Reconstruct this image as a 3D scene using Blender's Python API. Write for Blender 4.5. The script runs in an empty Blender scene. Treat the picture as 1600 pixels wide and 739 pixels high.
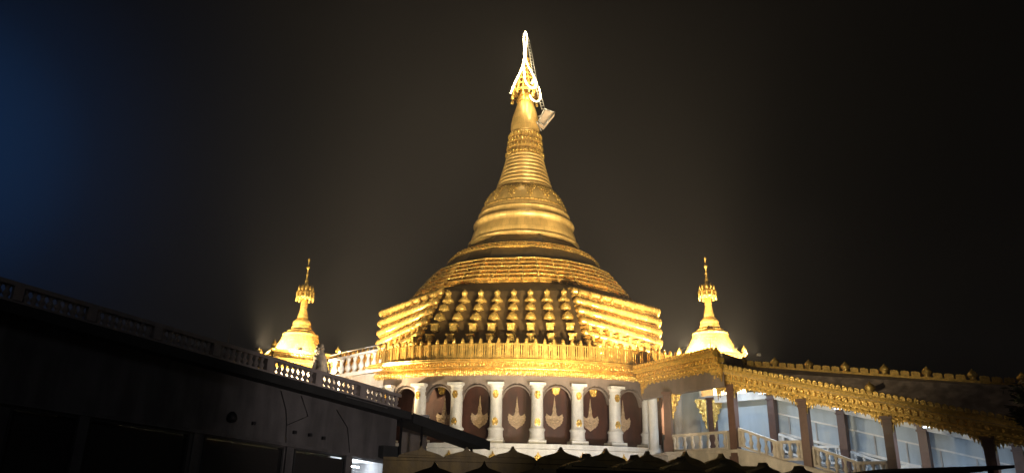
import bpy, math, random
from math import sin, cos, pi, radians, sqrt, atan2
random.seed(7)
S = bpy.context.scene
COL = S.collection

# ------------------------------------------------------------------ camera
PITCH = radians(19.0); ROLL = 0.020; F = 1164.0
CZ = 1.6
cp, sp, cr, sr = cos(PITCH), sin(PITCH), cos(ROLL), sin(ROLL)
FW = (0, cp, sp); R0 = (1, 0, 0); U0 = (0, -sp, cp)
RT = tuple(cr*a + sr*b for a, b in zip(R0, U0))
UP = tuple(-sr*a + cr*b for a, b in zip(R0, U0))
import mathutils
cam = bpy.data.cameras.new('camera'); camo = bpy.data.objects.new('camera', cam); COL.objects.link(camo)
cam.sensor_fit = 'HORIZONTAL'; cam.sensor_width = 36; cam.lens = 36*F/1600
cam.clip_start = 0.1; cam.clip_end = 3000
m = mathutils.Matrix.Identity(4)
for i in range(3):
    m[i][0] = RT[i]; m[i][1] = UP[i]; m[i][2] = -FW[i]
m[2][3] = CZ
camo.matrix_world = m
S.camera = camo

# ------------------------------------------------------------------ world: night sky
W = bpy.data.worlds.new('World'); S.world = W; W.use_nodes = True
nt = W.node_tree; nt.nodes.clear()
def wn(t): return nt.nodes.new(t)
out = wn('ShaderNodeOutputWorld'); bg = wn('ShaderNodeBackground')
tc = wn('ShaderNodeTexCoord'); sep = wn('ShaderNodeSeparateXYZ'); nt.links.new(tc.outputs['Generated'], sep.inputs[0])
# floodlit mist glow painted into the sky, blue lens flare tint to the west
def dotramp(vec, stops):
    vm = wn('ShaderNodeVectorMath'); vm.operation = 'DOT_PRODUCT'
    n = sqrt(sum(c*c for c in vec)); vm.inputs[1].default_value = [c/n for c in vec]
    nrm = wn('ShaderNodeVectorMath'); nrm.operation = 'NORMALIZE'
    nt.links.new(tc.outputs['Generated'], nrm.inputs[0]); nt.links.new(nrm.outputs[0], vm.inputs[0])
    r = wn('ShaderNodeValToRGB'); r.color_ramp.interpolation = 'B_SPLINE'
    while len(r.color_ramp.elements) < len(stops): r.color_ramp.elements.new(0.5)
    for e, (p, c) in zip(r.color_ramp.elements, stops): e.position = p; e.color = (*c, 1)
    nt.links.new(vm.outputs['Value'], r.inputs[0]); return r
glow = dotramp((-0.12, 1, 0.28), [(0.80, (0, 0, 0)), (0.90, (.0016, .0014, .0012)), (0.96, (.0052, .0045, .0036)), (1.0, (.0115, .0098, .0076))])
blue = dotramp((-0.90, 1, 0.47), [(0.90, (0, 0, 0)), (0.955, (.0003, .0010, .0028)), (0.985, (.0010, .0038, .012)), (1.0, (.0040, .021, .066))])
add = wn('ShaderNodeMixRGB'); add.blend_type = 'ADD'; add.inputs[0].default_value = 1
nt.links.new(glow.outputs[0], add.inputs[1]); nt.links.new(blue.outputs[0], add.inputs[2])
add2 = wn('ShaderNodeMixRGB'); add2.blend_type = 'ADD'; add2.inputs[0].default_value = 1
nt.links.new(add.outputs[0], add2.inputs[1]); add2.inputs[2].default_value = (.0011, .0011, .0011, 1)
nt.links.new(add2.outputs[0], bg.inputs[0]); bg.inputs[1].default_value = 1.0
nt.links.new(bg.outputs[0], out.inputs[0])
# faint moon
ml = bpy.data.lights.new('moon', 'SUN'); ml.energy = 0.035; ml.angle = radians(12); ml.color = (.85, .86, 1)
mo = bpy.data.objects.new('moon', ml); COL.objects.link(mo); mo.rotation_euler = (radians(62), 0, radians(14))

HAZE = 0.0015
S.view_settings.view_transform = 'Standard'; S.view_settings.look = 'None'
S.view_settings.exposure = 0; S.view_settings.gamma = 1; S.view_settings.use_curve_mapping = False

# ------------------------------------------------------------------ projection helpers (survey of the site)
def zv(X, Y, v):
    """height at plan point X,Y whose sight line lies v rows down the survey photograph"""
    k = (369.5 - v)/F
    # (r.UP) = k (r.FW),  r=(X,Y,dz)
    a = UP[2] - k*FW[2]; b = (UP[0]-k*FW[0])*X + (UP[1]-k*FW[1])*Y
    return CZ - b/a
def P(u, v, Y):
    a = (u-800)/F; b = (369.5-v)/F
    d = [FW[i] + a*RT[i] + b*UP[i] for i in range(3)]
    t = Y/d[1]
    return (d[0]*t, Y, CZ + d[2]*t)
def depth(X, Y, Z): return X*FW[0]+Y*FW[1]+(Z-CZ)*FW[2]

# ------------------------------------------------------------------ materials
MT = {}
def mat(name, col, rough=.6, metal=0, var=.15, scale=6, bump=.0, emit=None, estr=0, bscale=None, alpha=None, stain=0):
    mm = bpy.data.materials.new(name); mm.use_nodes = True; t = mm.node_tree
    b = t.nodes['Principled BSDF']
    b.inputs['Roughness'].default_value = rough; b.inputs['Metallic'].default_value = metal
    tcn = t.nodes.new('ShaderNodeTexCoord')
    n = t.nodes.new('ShaderNodeTexNoise'); n.inputs['Scale'].default_value = scale; n.inputs['Detail'].default_value = 6
    t.links.new(tcn.outputs['Object'], n.inputs['Vector'])
    r = t.nodes.new('ShaderNodeValToRGB')
    r.color_ramp.elements[0].position = .3; r.color_ramp.elements[1].position = .7
    r.color_ramp.elements[0].color = tuple(c*(1-var) for c in col)+(1,)
    r.color_ramp.elements[1].color = tuple(min(1, c*(1+var*.6)) for c in col)+(1,)
    t.links.new(n.outputs['Fac'], r.inputs[0])
    last = r.outputs[0]
    if stain:
        n3 = t.nodes.new('ShaderNodeTexNoise'); n3.inputs['Scale'].default_value = 1.1; n3.inputs['Detail'].default_value = 8
        mp = t.nodes.new('ShaderNodeMapping'); mp.inputs['Scale'].default_value = (2.2, 2.2, .35)
        t.links.new(tcn.outputs['Object'], mp.inputs[0]); t.links.new(mp.outputs[0], n3.inputs['Vector'])
        r3 = t.nodes.new('ShaderNodeValToRGB'); r3.color_ramp.elements[0].position = .42; r3.color_ramp.elements[1].position = .62
        r3.color_ramp.elements[0].color = (1-stain, 1-stain, 1-stain, 1); r3.color_ramp.elements[1].color = (1, 1, 1, 1)
        t.links.new(n3.outputs['Fac'], r3.inputs[0])
        mx = t.nodes.new('ShaderNodeMixRGB'); mx.blend_type = 'MULTIPLY'; mx.inputs[0].default_value = 1
        t.links.new(last, mx.inputs[1]); t.links.new(r3.outputs[0], mx.inputs[2]); last = mx.outputs[0]
    t.links.new(last, b.inputs['Base Color'])
    rr = t.nodes.new('ShaderNodeMapRange'); rr.inputs[3].default_value = max(.05, rough-.12); rr.inputs[4].default_value = min(1, rough+.12)
    t.links.new(n.outputs['Fac'], rr.inputs[0]); t.links.new(rr.outputs[0], b.inputs['Roughness'])
    if bump:
        n2 = t.nodes.new('ShaderNodeTexNoise'); n2.inputs['Scale'].default_value = bscale or scale*3; n2.inputs['Detail'].default_value = 4
        t.links.new(tcn.outputs['Object'], n2.inputs['Vector'])
        bp = t.nodes.new('ShaderNodeBump'); bp.inputs['Strength'].default_value = bump; bp.inputs['Distance'].default_value = .05
        t.links.new(n2.outputs['Fac'], bp.inputs['Height']); t.links.new(bp.outputs[0], b.inputs['Normal'])
    if emit:
        b.inputs['Emission Color'].default_value = (*emit, 1); b.inputs['Emission Strength'].default_value = estr
    MT[name] = mm; return mm
GOLD = mat('gold_paint', (.82, .52, .14), .26, .6, .3, 3, .35, bscale=9)
GOLDB = mat('gold_relief', (.86, .56, .15), .25, .6, .35, 7, .9, bscale=14)
GOLDD = mat('gold_dark_relief', (.66, .43, .10), .42, .4, .4, 8, .9, bscale=16)
BELL = mat('bell_gold', (.84, .57, .20), .36, .25, .14, 2, .2, bscale=5, stain=.14)
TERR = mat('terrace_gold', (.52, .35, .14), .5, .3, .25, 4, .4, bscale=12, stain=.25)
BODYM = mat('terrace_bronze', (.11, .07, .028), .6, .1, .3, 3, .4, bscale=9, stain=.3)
WHITE = mat('white_paint', (.78, .77, .75), .55, 0, .08, 4, .12, stain=.18)
CREAM = mat('cream_plaster', (.62, .55, .47), .7, 0, .12, 4, .2, stain=.25)
MAROON = mat('maroon_wall', (.085, .027, .016), .6, 0, .25, 3, .2, stain=.3)
RELIEF = mat('pale_relief', (.56, .41, .27), .6, 0, .3, 9, .8, bscale=18)
MAUVE = mat('mauve_plaster', (.22, .175, .155), .7, 0, .12, 3, .15, stain=.2)
TEAK = mat('brown_column', (.12, .06, .042), .45, 0, .2, 5, .15)
ROOF = mat('roof_brown', (.50, .39, .30), .7, 0, .3, 2.5, .3, stain=.4)
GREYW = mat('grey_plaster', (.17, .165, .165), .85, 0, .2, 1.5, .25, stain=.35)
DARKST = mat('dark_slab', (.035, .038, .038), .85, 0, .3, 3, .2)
BALG = mat('balustrade_grey', (.52, .46, .42), .75, 0, .15, 4, .15, stain=.2)
def plates(mm, cx, cy, nu, hv_):
    t = mm.node_tree; b = t.nodes['Principled BSDF']
    tcn = t.nodes.new('ShaderNodeTexCoord'); sb = t.nodes.new('ShaderNodeVectorMath'); sb.operation = 'SUBTRACT'; sb.inputs[1].default_value = (cx, cy, 0)
    t.links.new(tcn.outputs['Object'], sb.inputs[0])
    g = t.nodes.new('ShaderNodeTexGradient'); g.gradient_type = 'RADIAL'; t.links.new(sb.outputs[0], g.inputs[0])
    sx = t.nodes.new('ShaderNodeSeparateXYZ'); t.links.new(sb.outputs[0], sx.inputs[0])
    mu = t.nodes.new('ShaderNodeMath'); mu.operation = 'MULTIPLY'; mu.inputs[1].default_value = nu; t.links.new(g.outputs['Fac'], mu.inputs[0])
    mv = t.nodes.new('ShaderNodeMath'); mv.operation = 'MULTIPLY'; mv.inputs[1].default_value = 1/hv_; t.links.new(sx.outputs[2], mv.inputs[0])
    cb_ = t.nodes.new('ShaderNodeCombineXYZ'); t.links.new(mu.outputs[0], cb_.inputs[0]); t.links.new(mv.outputs[0], cb_.inputs[1])
    bt = t.nodes.new('ShaderNodeTexBrick'); bt.inputs['Scale'].default_value = 1; bt.inputs['Brick Width'].default_value = 1; bt.inputs['Row Height'].default_value = 1
    bt.inputs['Mortar Size'].default_value = .025; bt.inputs['Mortar Smooth'].default_value = .3
    bt.inputs['Color1'].default_value = (1, 1, 1, 1); bt.inputs['Color2'].default_value = (.80, .78, .74, 1); bt.inputs['Mortar'].default_value = (.55, .5, .42, 1)
    t.links.new(cb_.outputs[0], bt.inputs['Vector'])
    old = b.inputs['Base Color'].links[0].from_socket
    mx = t.nodes.new('ShaderNodeMixRGB'); mx.blend_type = 'MULTIPLY'; mx.inputs[0].default_value = .8
    t.links.new(old, mx.inputs[1]); t.links.new(bt.outputs['Color'], mx.inputs[2]); t.links.new(mx.outputs[0], b.inputs['Base Color'])
plates(BELL, P(818, 385, 56)[0], 56, 44, .62)
DARK = mat('dark_opening', (.02, .018, .016), .7, 0, .2, 2)
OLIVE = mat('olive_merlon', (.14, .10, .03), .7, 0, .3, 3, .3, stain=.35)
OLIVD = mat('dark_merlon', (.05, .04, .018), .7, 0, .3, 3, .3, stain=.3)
METAL = mat('steel', (.35, .35, .36), .4, .8, .1, 6)
PALEPL = mat('pale_board', (.6, .48, .38), .6, 0, .15, 4, .1)
STONE = mat('statue_stone', (.20, .17, .14), .8, 0, .3, 5, .6, bscale=10, stain=.3)
BLUEW = mat('pale_blue_wall', (.45, .52, .58), .7, 0, .06, 1.2, .08, stain=.12)
STEP = mat('step_stone', (.38, .36, .35), .7, 0, .15, 3, .1)
GROUND = mat('ground_paving', (.11, .10, .09), .85, 0, .3, .6, .3)
ASPH = mat('path_paving', (.16, .14, .12), .8, 0, .25, .8, .3)
LEAF = mat('leaf', (.035, .05, .02), .6, 0, .5, 2)
BARK = mat('bark', (.07, .05, .035), .9, 0, .3, 8, .5)
ROPE = mat('rope_light_glow', (.9, .8, .5), .5, 0, .02, 2, emit=(1, .83, .45), estr=9)
LAMPW = mat('warm_lamp_glass', (.9, .8, .6), .4, 0, .02, 2, emit=(1, .80, .42), estr=26)
LAMPC = mat('cool_tube_glass', (.9, .9, .9), .4, 0, .02, 2, emit=(.75, .88, 1), estr=7)
BLK = mat('black_metal', (.02, .02, .022), .5, .3, .1, 4)

# ------------------------------------------------------------------ mesh helpers
class MB:
    def __init__(s): s.v = []; s.f = []; s.sm = []
    def add(s, vs, fs, smooth=False):
        o = len(s.v); s.v += [tuple(v) for v in vs]; s.f += [tuple(i+o for i in f) for f in fs]; s.sm += [smooth]*len(fs); return s
    def box(s, c, size, rz=0, taper=1.0, tilt=None):
        x, y, z = [q/2 for q in size]; vs = []
        for k, (a, b) in ((-1, (1, 1)), (1, (taper, taper))):
            for i, j in ((-1, -1), (1, -1), (1, 1), (-1, 1)):
                px, py = i*x*a, j*y*b
                vs.append((c[0]+px*cos(rz)-py*sin(rz), c[1]+px*sin(rz)+py*cos(rz), c[2]+k*z))
        return s.add(vs, [(3, 2, 1, 0), (4, 5, 6, 7), (0, 1, 5, 4), (1, 2, 6, 5), (2, 3, 7, 6), (3, 0, 4, 7)])
    def hexa(s, b, t):
        """8 corner solid: b four bottom, t four top, both counter clockwise"""
        return s.add(list(b)+list(t), [(3, 2, 1, 0), (4, 5, 6, 7), (0, 1, 5, 4), (1, 2, 6, 5), (2, 3, 7, 6), (3, 0, 4, 7)])
    def lathe(s, c, prof, n=24, smooth=True, a0=0, a1=2*pi, sx=1, sy=1, rot=0, cap=True):
        full = abs(a1-a0-2*pi) < 1e-6; k = n if full else n+1; vs = []
        for r, z in prof:
            for i in range(k):
                a = a0+(a1-a0)*i/n + rot
                vs.append((c[0]+sx*r*cos(a), c[1]+sy*r*sin(a), c[2]+z))
        fs = []
        for j in range(len(prof)-1):
            for i in range(n):
                i2 = (i+1) % k
                fs.append((j*k+i, j*k+i2, (j+1)*k+i2, (j+1)*k+i))
        if cap and full:
            fs.append(tuple(range(k-1, -1, -1))); fs.append(tuple((len(prof)-1)*k+i for i in range(k)))
        return s.add(vs, fs, smooth)
    def tube(s, pts, r, n=8, smooth=True):
        P_ = [mathutils.Vector(p) for p in pts]; vs = []; rs = r if isinstance(r, (list, tuple)) else [r]*len(P_)
        for i, p in enumerate(P_):
            t = (P_[min(i+1, len(P_)-1)]-P_[max(i-1, 0)]).normalized()
            a = t.cross(mathutils.Vector((0, 0, 1)))
            if a.length < .05: a = t.cross(mathutils.Vector((1, 0, 0)))
            a.normalize(); b = t.cross(a)
            for k in range(n):
                q = 2*pi*k/n; vs.append(p+(a*cos(q)+b*sin(q))*rs[i])
        fs = [(i*n+k, i*n+(k+1) % n, (i+1)*n+(k+1) % n, (i+1)*n+k) for i in range(len(P_)-1) for k in range(n)]
        fs += [tuple(range(n-1, -1, -1)), tuple((len(P_)-1)*n+k for k in range(n))]
        return s.add(vs, fs, smooth)
    def beam(s, a, b, w, h):
        """rectangular bar from a to b (centre line), w horizontal width, h height"""
        a = mathutils.Vector(a); b = mathutils.Vector(b); d = (b-a)
        n = mathutils.Vector((-d.y, d.x, 0))
        n = n.normalized()*w/2 if n.length > 1e-4 else mathutils.Vector((w/2, 0, 0))
        u = mathutils.Vector((0, 0, h/2))
        if abs(d.normalized().z) > .9: u = mathutils.Vector((0, h/2, 0))
        vs = [a-n-u, a+n-u, a+n+u, a-n+u, b-n-u, b+n-u, b+n+u, b-n+u]
        return s.add(vs, [(0, 1, 2, 3), (7, 6, 5, 4), (0, 4, 5, 1), (1, 5, 6, 2), (2, 6, 7, 3), (3, 7, 4, 0)])
    def extr(s, outline, o, ux, uz, un, th):
        """extrude 2d outline (a,b) placed at o with axes ux, uz, thickness th along un"""
        n = len(outline)
        A = [tuple(o[i]+a*ux[i]+b*uz[i] for i in range(3)) for a, b in outline]
        B = [tuple(p[i]+un[i]*th for i in range(3)) for p in A]
        fs = [tuple(range(n)), tuple(range(2*n-1, n-1, -1))]+[(i, n+i, n+(i+1) % n, (i+1) % n) for i in range(n)]
        return s.add(A+B, fs)
    def build(s, name, m_, parent=None):
        me = bpy.data.meshes.new(name); me.from_pydata(s.v, [], s.f)
        me.polygons.foreach_set('use_smooth', s.sm); me.update()
        import bmesh
        bm = bmesh.new(); bm.from_mesh(me); bmesh.ops.recalc_face_normals(bm, faces=bm.faces); bm.to_mesh(me); bm.free()
        me.materials.append(m_)
        o = bpy.data.objects.new(name, me); COL.objects.link(o)
        if parent:
            o.parent = parent
            o.matrix_parent_inverse = WM(parent).inverted()
        return o
def WM(o):
    if o.parent: return WM(o.parent) @ o.matrix_parent_inverse @ o.matrix_basis
    return o.matrix_basis.copy()
def tag(o, label, cat=None, group=None, kind=None):
    if label: o['label'] = label
    if cat: o['category'] = cat
    if group: o['group'] = group
    if kind: o['kind'] = kind
    return o
def thing(name, loc, label, cat, group=None):
    o = bpy.data.objects.new(name, None); COL.objects.link(o); o.location = loc; o.empty_display_size = .3
    return tag(o, label, cat, group)
def copypart(o, loc_delta, parent, rz=0):
    c = o.copy(); COL.objects.link(c); c.parent = parent; return c
def lerp(a, b, t): return tuple(x+(y-x)*t for x, y in zip(a, b))

# ------------------------------------------------------------------ ground
def ground_z(x, y): return 0
MB().add([(-150, -30, 0), (150, -30, 0), (150, 200, 0), (-150, 200, 0)], [(0, 1, 2, 3)]).build('ground', GROUND)['kind'] = 'structure'
MB().add([(-3, -5, .004), (9, -5, .004), (12, 26, .004), (-2, 26, .004)], [(0, 1, 2, 3)]).build('path', ASPH)['kind'] = 'structure'

# ------------------------------------------------------------------ night mist
hm = bpy.data.materials.new('mist'); hm.use_nodes = True; t_ = hm.node_tree; t_.nodes.clear()
ho = t_.nodes.new('ShaderNodeOutputMaterial'); hv = t_.nodes.new('ShaderNodeVolumePrincipled')
hv.inputs['Density'].default_value = HAZE; hv.inputs['Color'].default_value = (.88, .82, .86, 1); hv.inputs['Anisotropy'].default_value = .25
t_.links.new(hv.outputs[0], ho.inputs['Volume'])
MB().box((0, 85, 21.5), (310, 240, 45)).build('haze', hm)['kind'] = 'stuff'

# ================================================================== GREAT PAGODA
DY = 56.0
CX = P(818, 385, DY)[0]
RR = 14.0
pag = thing('pagoda', (CX, DY, 0), 'great floodlit golden pagoda with a tall ringed spire above a white colonnade', 'pagoda')
def at(th, r, z):            # th measured from the side that faces the visitor, positive to the right
    return (CX + r*sin(th), DY - r*cos(th), z)
def zr(th, r, v):
    x, y, _ = at(th, r, 0); return zv(x, y, v)
Z_PL = zr(0, RR+.7, 693)        # plinth top
Z_CAP = zr(0, RR, 599)         # column tops
Z_C0 = zr(0, RR+.5, 583)      # cornice foot
Z_C1 = zr(0, RR+.6, 560)      # cornice head / deck
Z_R = zr(0, RR+.4, 529.5)
print('pagoda z', Z_PL, Z_CAP, Z_C0, Z_C1, Z_R, CX)
# plinth
MB().lathe((CX, DY, 0), [(RR+1.3, 0), (RR+1.3, Z_PL-1.5), (RR+1.15, Z_PL-1.4), (RR+.85, Z_PL-1.3), (RR+.85, Z_PL-.28), (RR+.98, Z_PL-.22), (RR+.98, Z_PL), (RR-1.5, Z_PL)], 120, False).build('plinth', WHITE, pag)
wall = MB().lathe((CX, DY, 0), [(RR-.95, Z_PL-.1), (RR-.95, Z_C0+.05)], 120, False, cap=False).build('wall', MAROON, pag)
DTH = radians(9.3)
TH0 = radians(2.66)
# columns
colr = .34
def column_mesh(th):
    h = Z_CAP-Z_PL; c = at(th, RR, Z_PL)
    b = MB()
    b.box((c[0], c[1], c[2]+.12), (.95, .95, .24), th)
    b.box((c[0], c[1], c[2]+h-.04), (.9, .9, .14), th)
    b.lathe(c, [(.44, .24), (.46, .32), (.41, .4), (.40, .72), (.45, .76), (.45, .84), (.37, .9), (.345, 1.0), (.325, h-.42), (.36, h-.38), (.36, h-.32), (.33, h-.28), (.38, h-.15), (.43, h-.11)], 28)
    return b
def medal(th, r, z, s=.2):
    o = [(s*.8*cos(2*pi*k/16)*(1+.08*cos(8*2*pi*k/16)), s*1.15*sin(2*pi*k/16)) for k in range(16)]
    c = at(th, r, z)
    ux = (cos(th), sin(th), 0); un = (sin(th), -cos(th), 0)
    b = MB().extr(o, c, ux, (0, 0, 1), un, .04)
    b.extr([(a*.55, q*.55) for a, q in o], at(th, r+.04, z), ux, (0, 0, 1), un, .035)
    return b
NB = range(-7, 8)
for i in NB:
    th = TH0+i*DTH
    c = column_mesh(th).build('column', WHITE, pag)
    medal(th, RR+.30, Z_PL+1.18, .2).build('medallion', GOLDB, c)
    medal(th, RR+.30, Z_CAP-.62, .2).build('medallion', GOLDB, c)
    # gold niche leaf on the plinth below each column
    ux = (cos(th), sin(th), 0); un = (sin(th), -cos(th), 0)
    leaf = [(-.22, 0), (.22, 0), (.25, .25), (.17, .42), (.05, .52), (0, .68), (-.05, .52), (-.17, .42), (-.25, .25)]
    MB().extr(leaf, at(th, RR+.86, Z_PL-1.05), ux, (0, 0, 1), un, .05).extr([(a*.6, .05+b*.6) for a, b in leaf], at(th, RR+.9, Z_PL-1.05), ux, (0, 0, 1), un, .05).build('niche_ornament', GOLDB, pag)
# arches, one per bay, with reliefs on the wall
def arch(th):
    b = MB(); N = 20; w = DTH/2
    zt = Z_C0+.06; spring = Z_CAP-.95; top = Z_CAP-.02
    pts = []
    for k in range(N+1):
        q = -1+2*k/N
        a = q*w
        e = abs(q)/.76
        if e >= 1: z = spring
        else: z = spring + (top-spring)*((1-e**2.2)**.5) + .06*abs(sin(e*pi*3.0))*(1-e)
        pts.append((a, z))
    for k in range(N):
        (a0, z0), (a1, z1) = pts[k], pts[k+1]
        q0, q1 = at(th+a0, RR+.05, 0), at(th+a1, RR+.05, 0); s0, s1 = at(th+a0, RR-.5, 0), at(th+a1, RR-.5, 0)
        if abs(-1+2*(k+.5)/N) > .80: z0 = z1 = Z_CAP+.05
        b.hexa([(q0[0], q0[1], z0), (q1[0], q1[1], z1), (s1[0], s1[1], z1), (s0[0], s0[1], z0)],
               [(q0[0], q0[1], zt), (q1[0], q1[1], zt), (s1[0], s1[1], zt), (s0[0], s0[1], zt)])
    return b
def relief(th, z):
    z += random.uniform(-.04, .04)
    """pale fan shaped relief with a tall spire"""
    ux = (cos(th), sin(th), 0); un = (sin(th), -cos(th), 0); b = MB()
    L = [(0, 1.75), (.035, 1.45), (.06, 1.2), (.10, 1.0), (.09, .9), (.14, .72), (.20, .64), (.30, .66), (.40, .74), (.46, .78), (.47, .66), (.52, .60), (.48, .50), (.50, .42), (.44, .34), (.44, .26), (.36, .20), (.32, .12), (.22, .08), (.15, .03), (0, -.08)]
    o = L+[(-x, y) for x, y in reversed(L[1:-1])]
    b.extr(o, at(th, RR-.95, z), ux, (0, 0, 1), un, .06)
    for rr_, n in ((.14, 7), (.29, 10), (.39, 12)):
        for k in range(n):
            a = pi+pi*(k+.5)/n
            c = at(th, RR-.89, z); p = (c[0]+ux[0]*rr_*cos(a), c[1]+ux[1]*rr_*cos(a), c[2]+.48+rr_*sin(a)*.95)
            b.lathe(p, [(.0, -.05), (.05, -.02), (.05, .02), (0, .05)], 6, True)
    for k in range(5):
        c = at(th, RR-.89, z+.8+k*.15); b.lathe(c, [(.0, -.06), (.09-.012*k, 0), (0, .06)], 6, True)
    return b
for i in range(-7, 7):
    th = TH0+(i+.5)*DTH
    arch(th).build('arch', MAUVE, pag)
    relief(th, Z_PL+1.0).build('wall_relief', RELIEF, pag)
    # multifoil white ribs inside the arch
    pts = [at(th+a*DTH/2*.72, RR-.15, Z_CAP-.95+.86*sqrt(max(0, 1-(a*.98)**2))) for a in [-1+2*k/16 for k in range(17)]]
    MB().tube(pts, .055, 6).build('arch_rib', MAUVE, pag)
    if i in (-3, 0, 1, 3, -5):
        medal(th, RR-.45, Z_CAP-.22, .28).build('medallion', GOLDB, pag)
# cornice
ch = Z_C1-Z_C0
prof = [(RR-1, Z_C0), (RR+.28, Z_C0), (RR+.28, Z_C0+.08), (RR+.20, Z_C0+.10), (RR+.24, Z_C0+ch*.38), (RR+.42, Z_C0+ch*.42), (RR+.42, Z_C0+ch*.50), (RR+.34, Z_C0+ch*.52), (RR+.34, Z_C0+ch*.72), (RR+.62, Z_C0+ch*.78), (RR+.66, Z_C0+ch*.86), (RR+.58, Z_C0+ch*.93), (RR+.62, Z_C1), (RR-2, Z_C1+.01), (9, Z_C1+.02)]
MB().lathe((CX, DY, 0), prof, 160, False).build('cornice', GOLD, pag)
fr = MB(); n = 330
for k in range(n):
    a = -1.35+2.7*k/n
    c = at(a, RR+.27, Z_C0+.16)
    fr.lathe(c, [(.0, -.30), (.05, -.18), (.085, -.04), (.07, .06), (.0, .14)], 6, True)
for k in range(210):
    a = -1.35+2.7*k/210; r = RR+.37
    c = at(a, r, Z_C0+ch*.62)
    fr.lathe(c, [(0, -.11), (.085, 0), (0, .11)], 6, True)
for k in range(330):
    a = -1.35+2.7*k/330
    fr.box(at(a, RR+.60, Z_C0+ch*.70), (.055, .1, .09), a)
fr.build('cornice_fringe', GOLDB, pag)
# railing
rail = MB()
rh = Z_R-Z_C1
for zz, hh in ((.07, .10), (rh-.30, .05), (.2, .04)):
    rail.lathe((CX, DY, 0), [(RR+.36, Z_C1+zz-hh/2), (RR+.44, Z_C1+zz-hh/2), (RR+.44, Z_C1+zz+hh/2), (RR+.36, Z_C1+zz+hh/2), (RR+.36, Z_C1+zz-hh/2)], 160, False, cap=False)
SP = radians(2.07); NP = 31
for k in range(-NP, NP):
    for j, o in enumerate((.24, .5, .76)):
        pass
        a = (k+o)*SP
        rail.box(at(a, RR+.4, Z_C1+rh*.41), (.082, .06, rh*.76), a)
railo = rail.build('railing', GOLD, pag)
def post(a):
    b = MB(); w = .14
    b.box(at(a, RR+.4, Z_C1+rh*.42), (w, w, rh*.84), a)
    b.box(at(a, RR+.47, Z_C1+rh*.42), (w*.5, .03, rh*.66), a)
    b.lathe(at(a, RR+.4, Z_C1+rh*.84), [(w*.72, 0), (w*.78, .04), (w*.5, .07), (w*.62, .12), (w*.5, .18), (.0, .27)], 10)
    return b
for k in range(-NP, NP+1):
    post(k*SP).build('post', GOLD, railo)

# ---- octagonal main terrace
PHI = radians(-7)
def octc(Rc, angs): return [PHI+radians(a) for a in angs]
A8 = [-22.5, 22.5, 67.5, 112.5, 157.5, 202.5, 247.5, 292.5]
Rt = 9.74/cos(radians(22.5)); Rb = 12.0/cos(radians(22.5))
ZT = zv(*at(PHI+radians(22.5), Rt, 0)[:2], 453)
ZB = Z_C1
print('terrace', ZB, ZT)
def corner(i, t):
    i %= 8
    tt = t
    rb = Rb+ (Rb-Rt)*.35 if i in (0, 1, 4, 5) else Rt*1.005
    return at(PHI+radians(A8[i]), rb+(Rt-rb)*tt, ZB+(ZT-ZB)*tt)
b = MB()
NL = 12
for j in range(NL+1):
    for i in range(8): b.v.append(corner(i, j/NL))
for j in range(NL):
    for i in range(8):
        b.f.append((j*8+i, j*8+(i+1) % 8, (j+1)*8+(i+1) % 8, (j+1)*8+i)); b.sm.append(False)
b.f.append(tuple(NL*8+i for i in range(8))); b.sm.append(False)
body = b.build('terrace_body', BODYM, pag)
def facept(i, u, t, out=0):
    p = lerp(corner(i, t), corner(i+1, t), u)
    a = corner(i, t); c = corner(i+1, t); dx, dy = c[0]-a[0], c[1]-a[1]; L = sqrt(dx*dx+dy*dy)
    n = (dy/L, -dx/L)
    if n[0]*(p[0]-CX)+n[1]*(p[1]-DY) < 0: n = (-n[0], -n[1])
    return (p[0]+n[0]*out, p[1]+n[1]*out, p[2]), atan2(dy, dx), n
H = ZT-ZB
T0 = .27      # visible foot of the stacks
def stack(i, u, sc=1.0, o_=.16):
    b = MB()
    def c(t, out=o_): return facept(i, u, t, out)
    def dome(t, w, h):
        p, rz, n = c(t)
        b.lathe(p, [(w*.3, -.04), (w*.4, .02), (w*1.0, .04), (w, .10*h/.5), (w*.93, .22*h/.5), (w*.72, .36*h/.5), (w*.4, .46*h/.5), (w*.16, h), (w*.12, h+.05)], 14)
    # boxes
    for k, t in enumerate((T0-.12, T0, .41)):
        p, rz, n = c(t); b.box((p[0]+random.uniform(-.03, .03), p[1], p[2]+.22), (.42*sc, .52, .40), rz); b.box((p[0], p[1], p[2]+.42), (.53*sc, .60, .07), rz)
    dome(.565, .36*sc, .5); dome(.70, .34*sc, .46)
    p, rz, n = c(.825, .06)
    b.lathe(p, [(.12, -.06), (.16, 0), (.36*sc, .02), (.39*sc, .08), (.34*sc, .17), (.23*sc, .28), (.17*sc, .40), (.16*sc, .50), (.20*sc, .59), (.18*sc, .68), (.09, .77), (.02, .86), (0, .9)], 14)
    return b
for k in range(8):
    stack(0, (k+.55)/8.1).build('ornament_stack', GOLDB, pag)
for f in (1, 7, 2, 6):
    mo_ = MB()
    for t, r in ((.18, .15), (.27, .20), (.335, .08), (.40, .20), (.47, .10), (.56, .24), (.635, .11), (.70, .24), (.77, .10), (.84, .24), (.92, .12), (.985, .22)):
        pts = [facept(f, u, t, r*.75)[0] for u in (0.0, .25, .5, .75, 1.0)]
        mo_.tube(pts, r, 12)
        if t < .9:
            pts = [facept(f, u, t+.06, r*.2)[0] for u in (0.0, .5, 1.0)]
            mo_.beam(pts[0], pts[1], .22, .12); mo_.beam(pts[1], pts[2], .22, .12)
    mo_.build('moulding', GOLD, pag)
    if f in (1, 7):
        for k in range(8):
            stack(f, (k+.5)/8, .62, .02).build('ornament_stack', GOLDB, pag)
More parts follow.
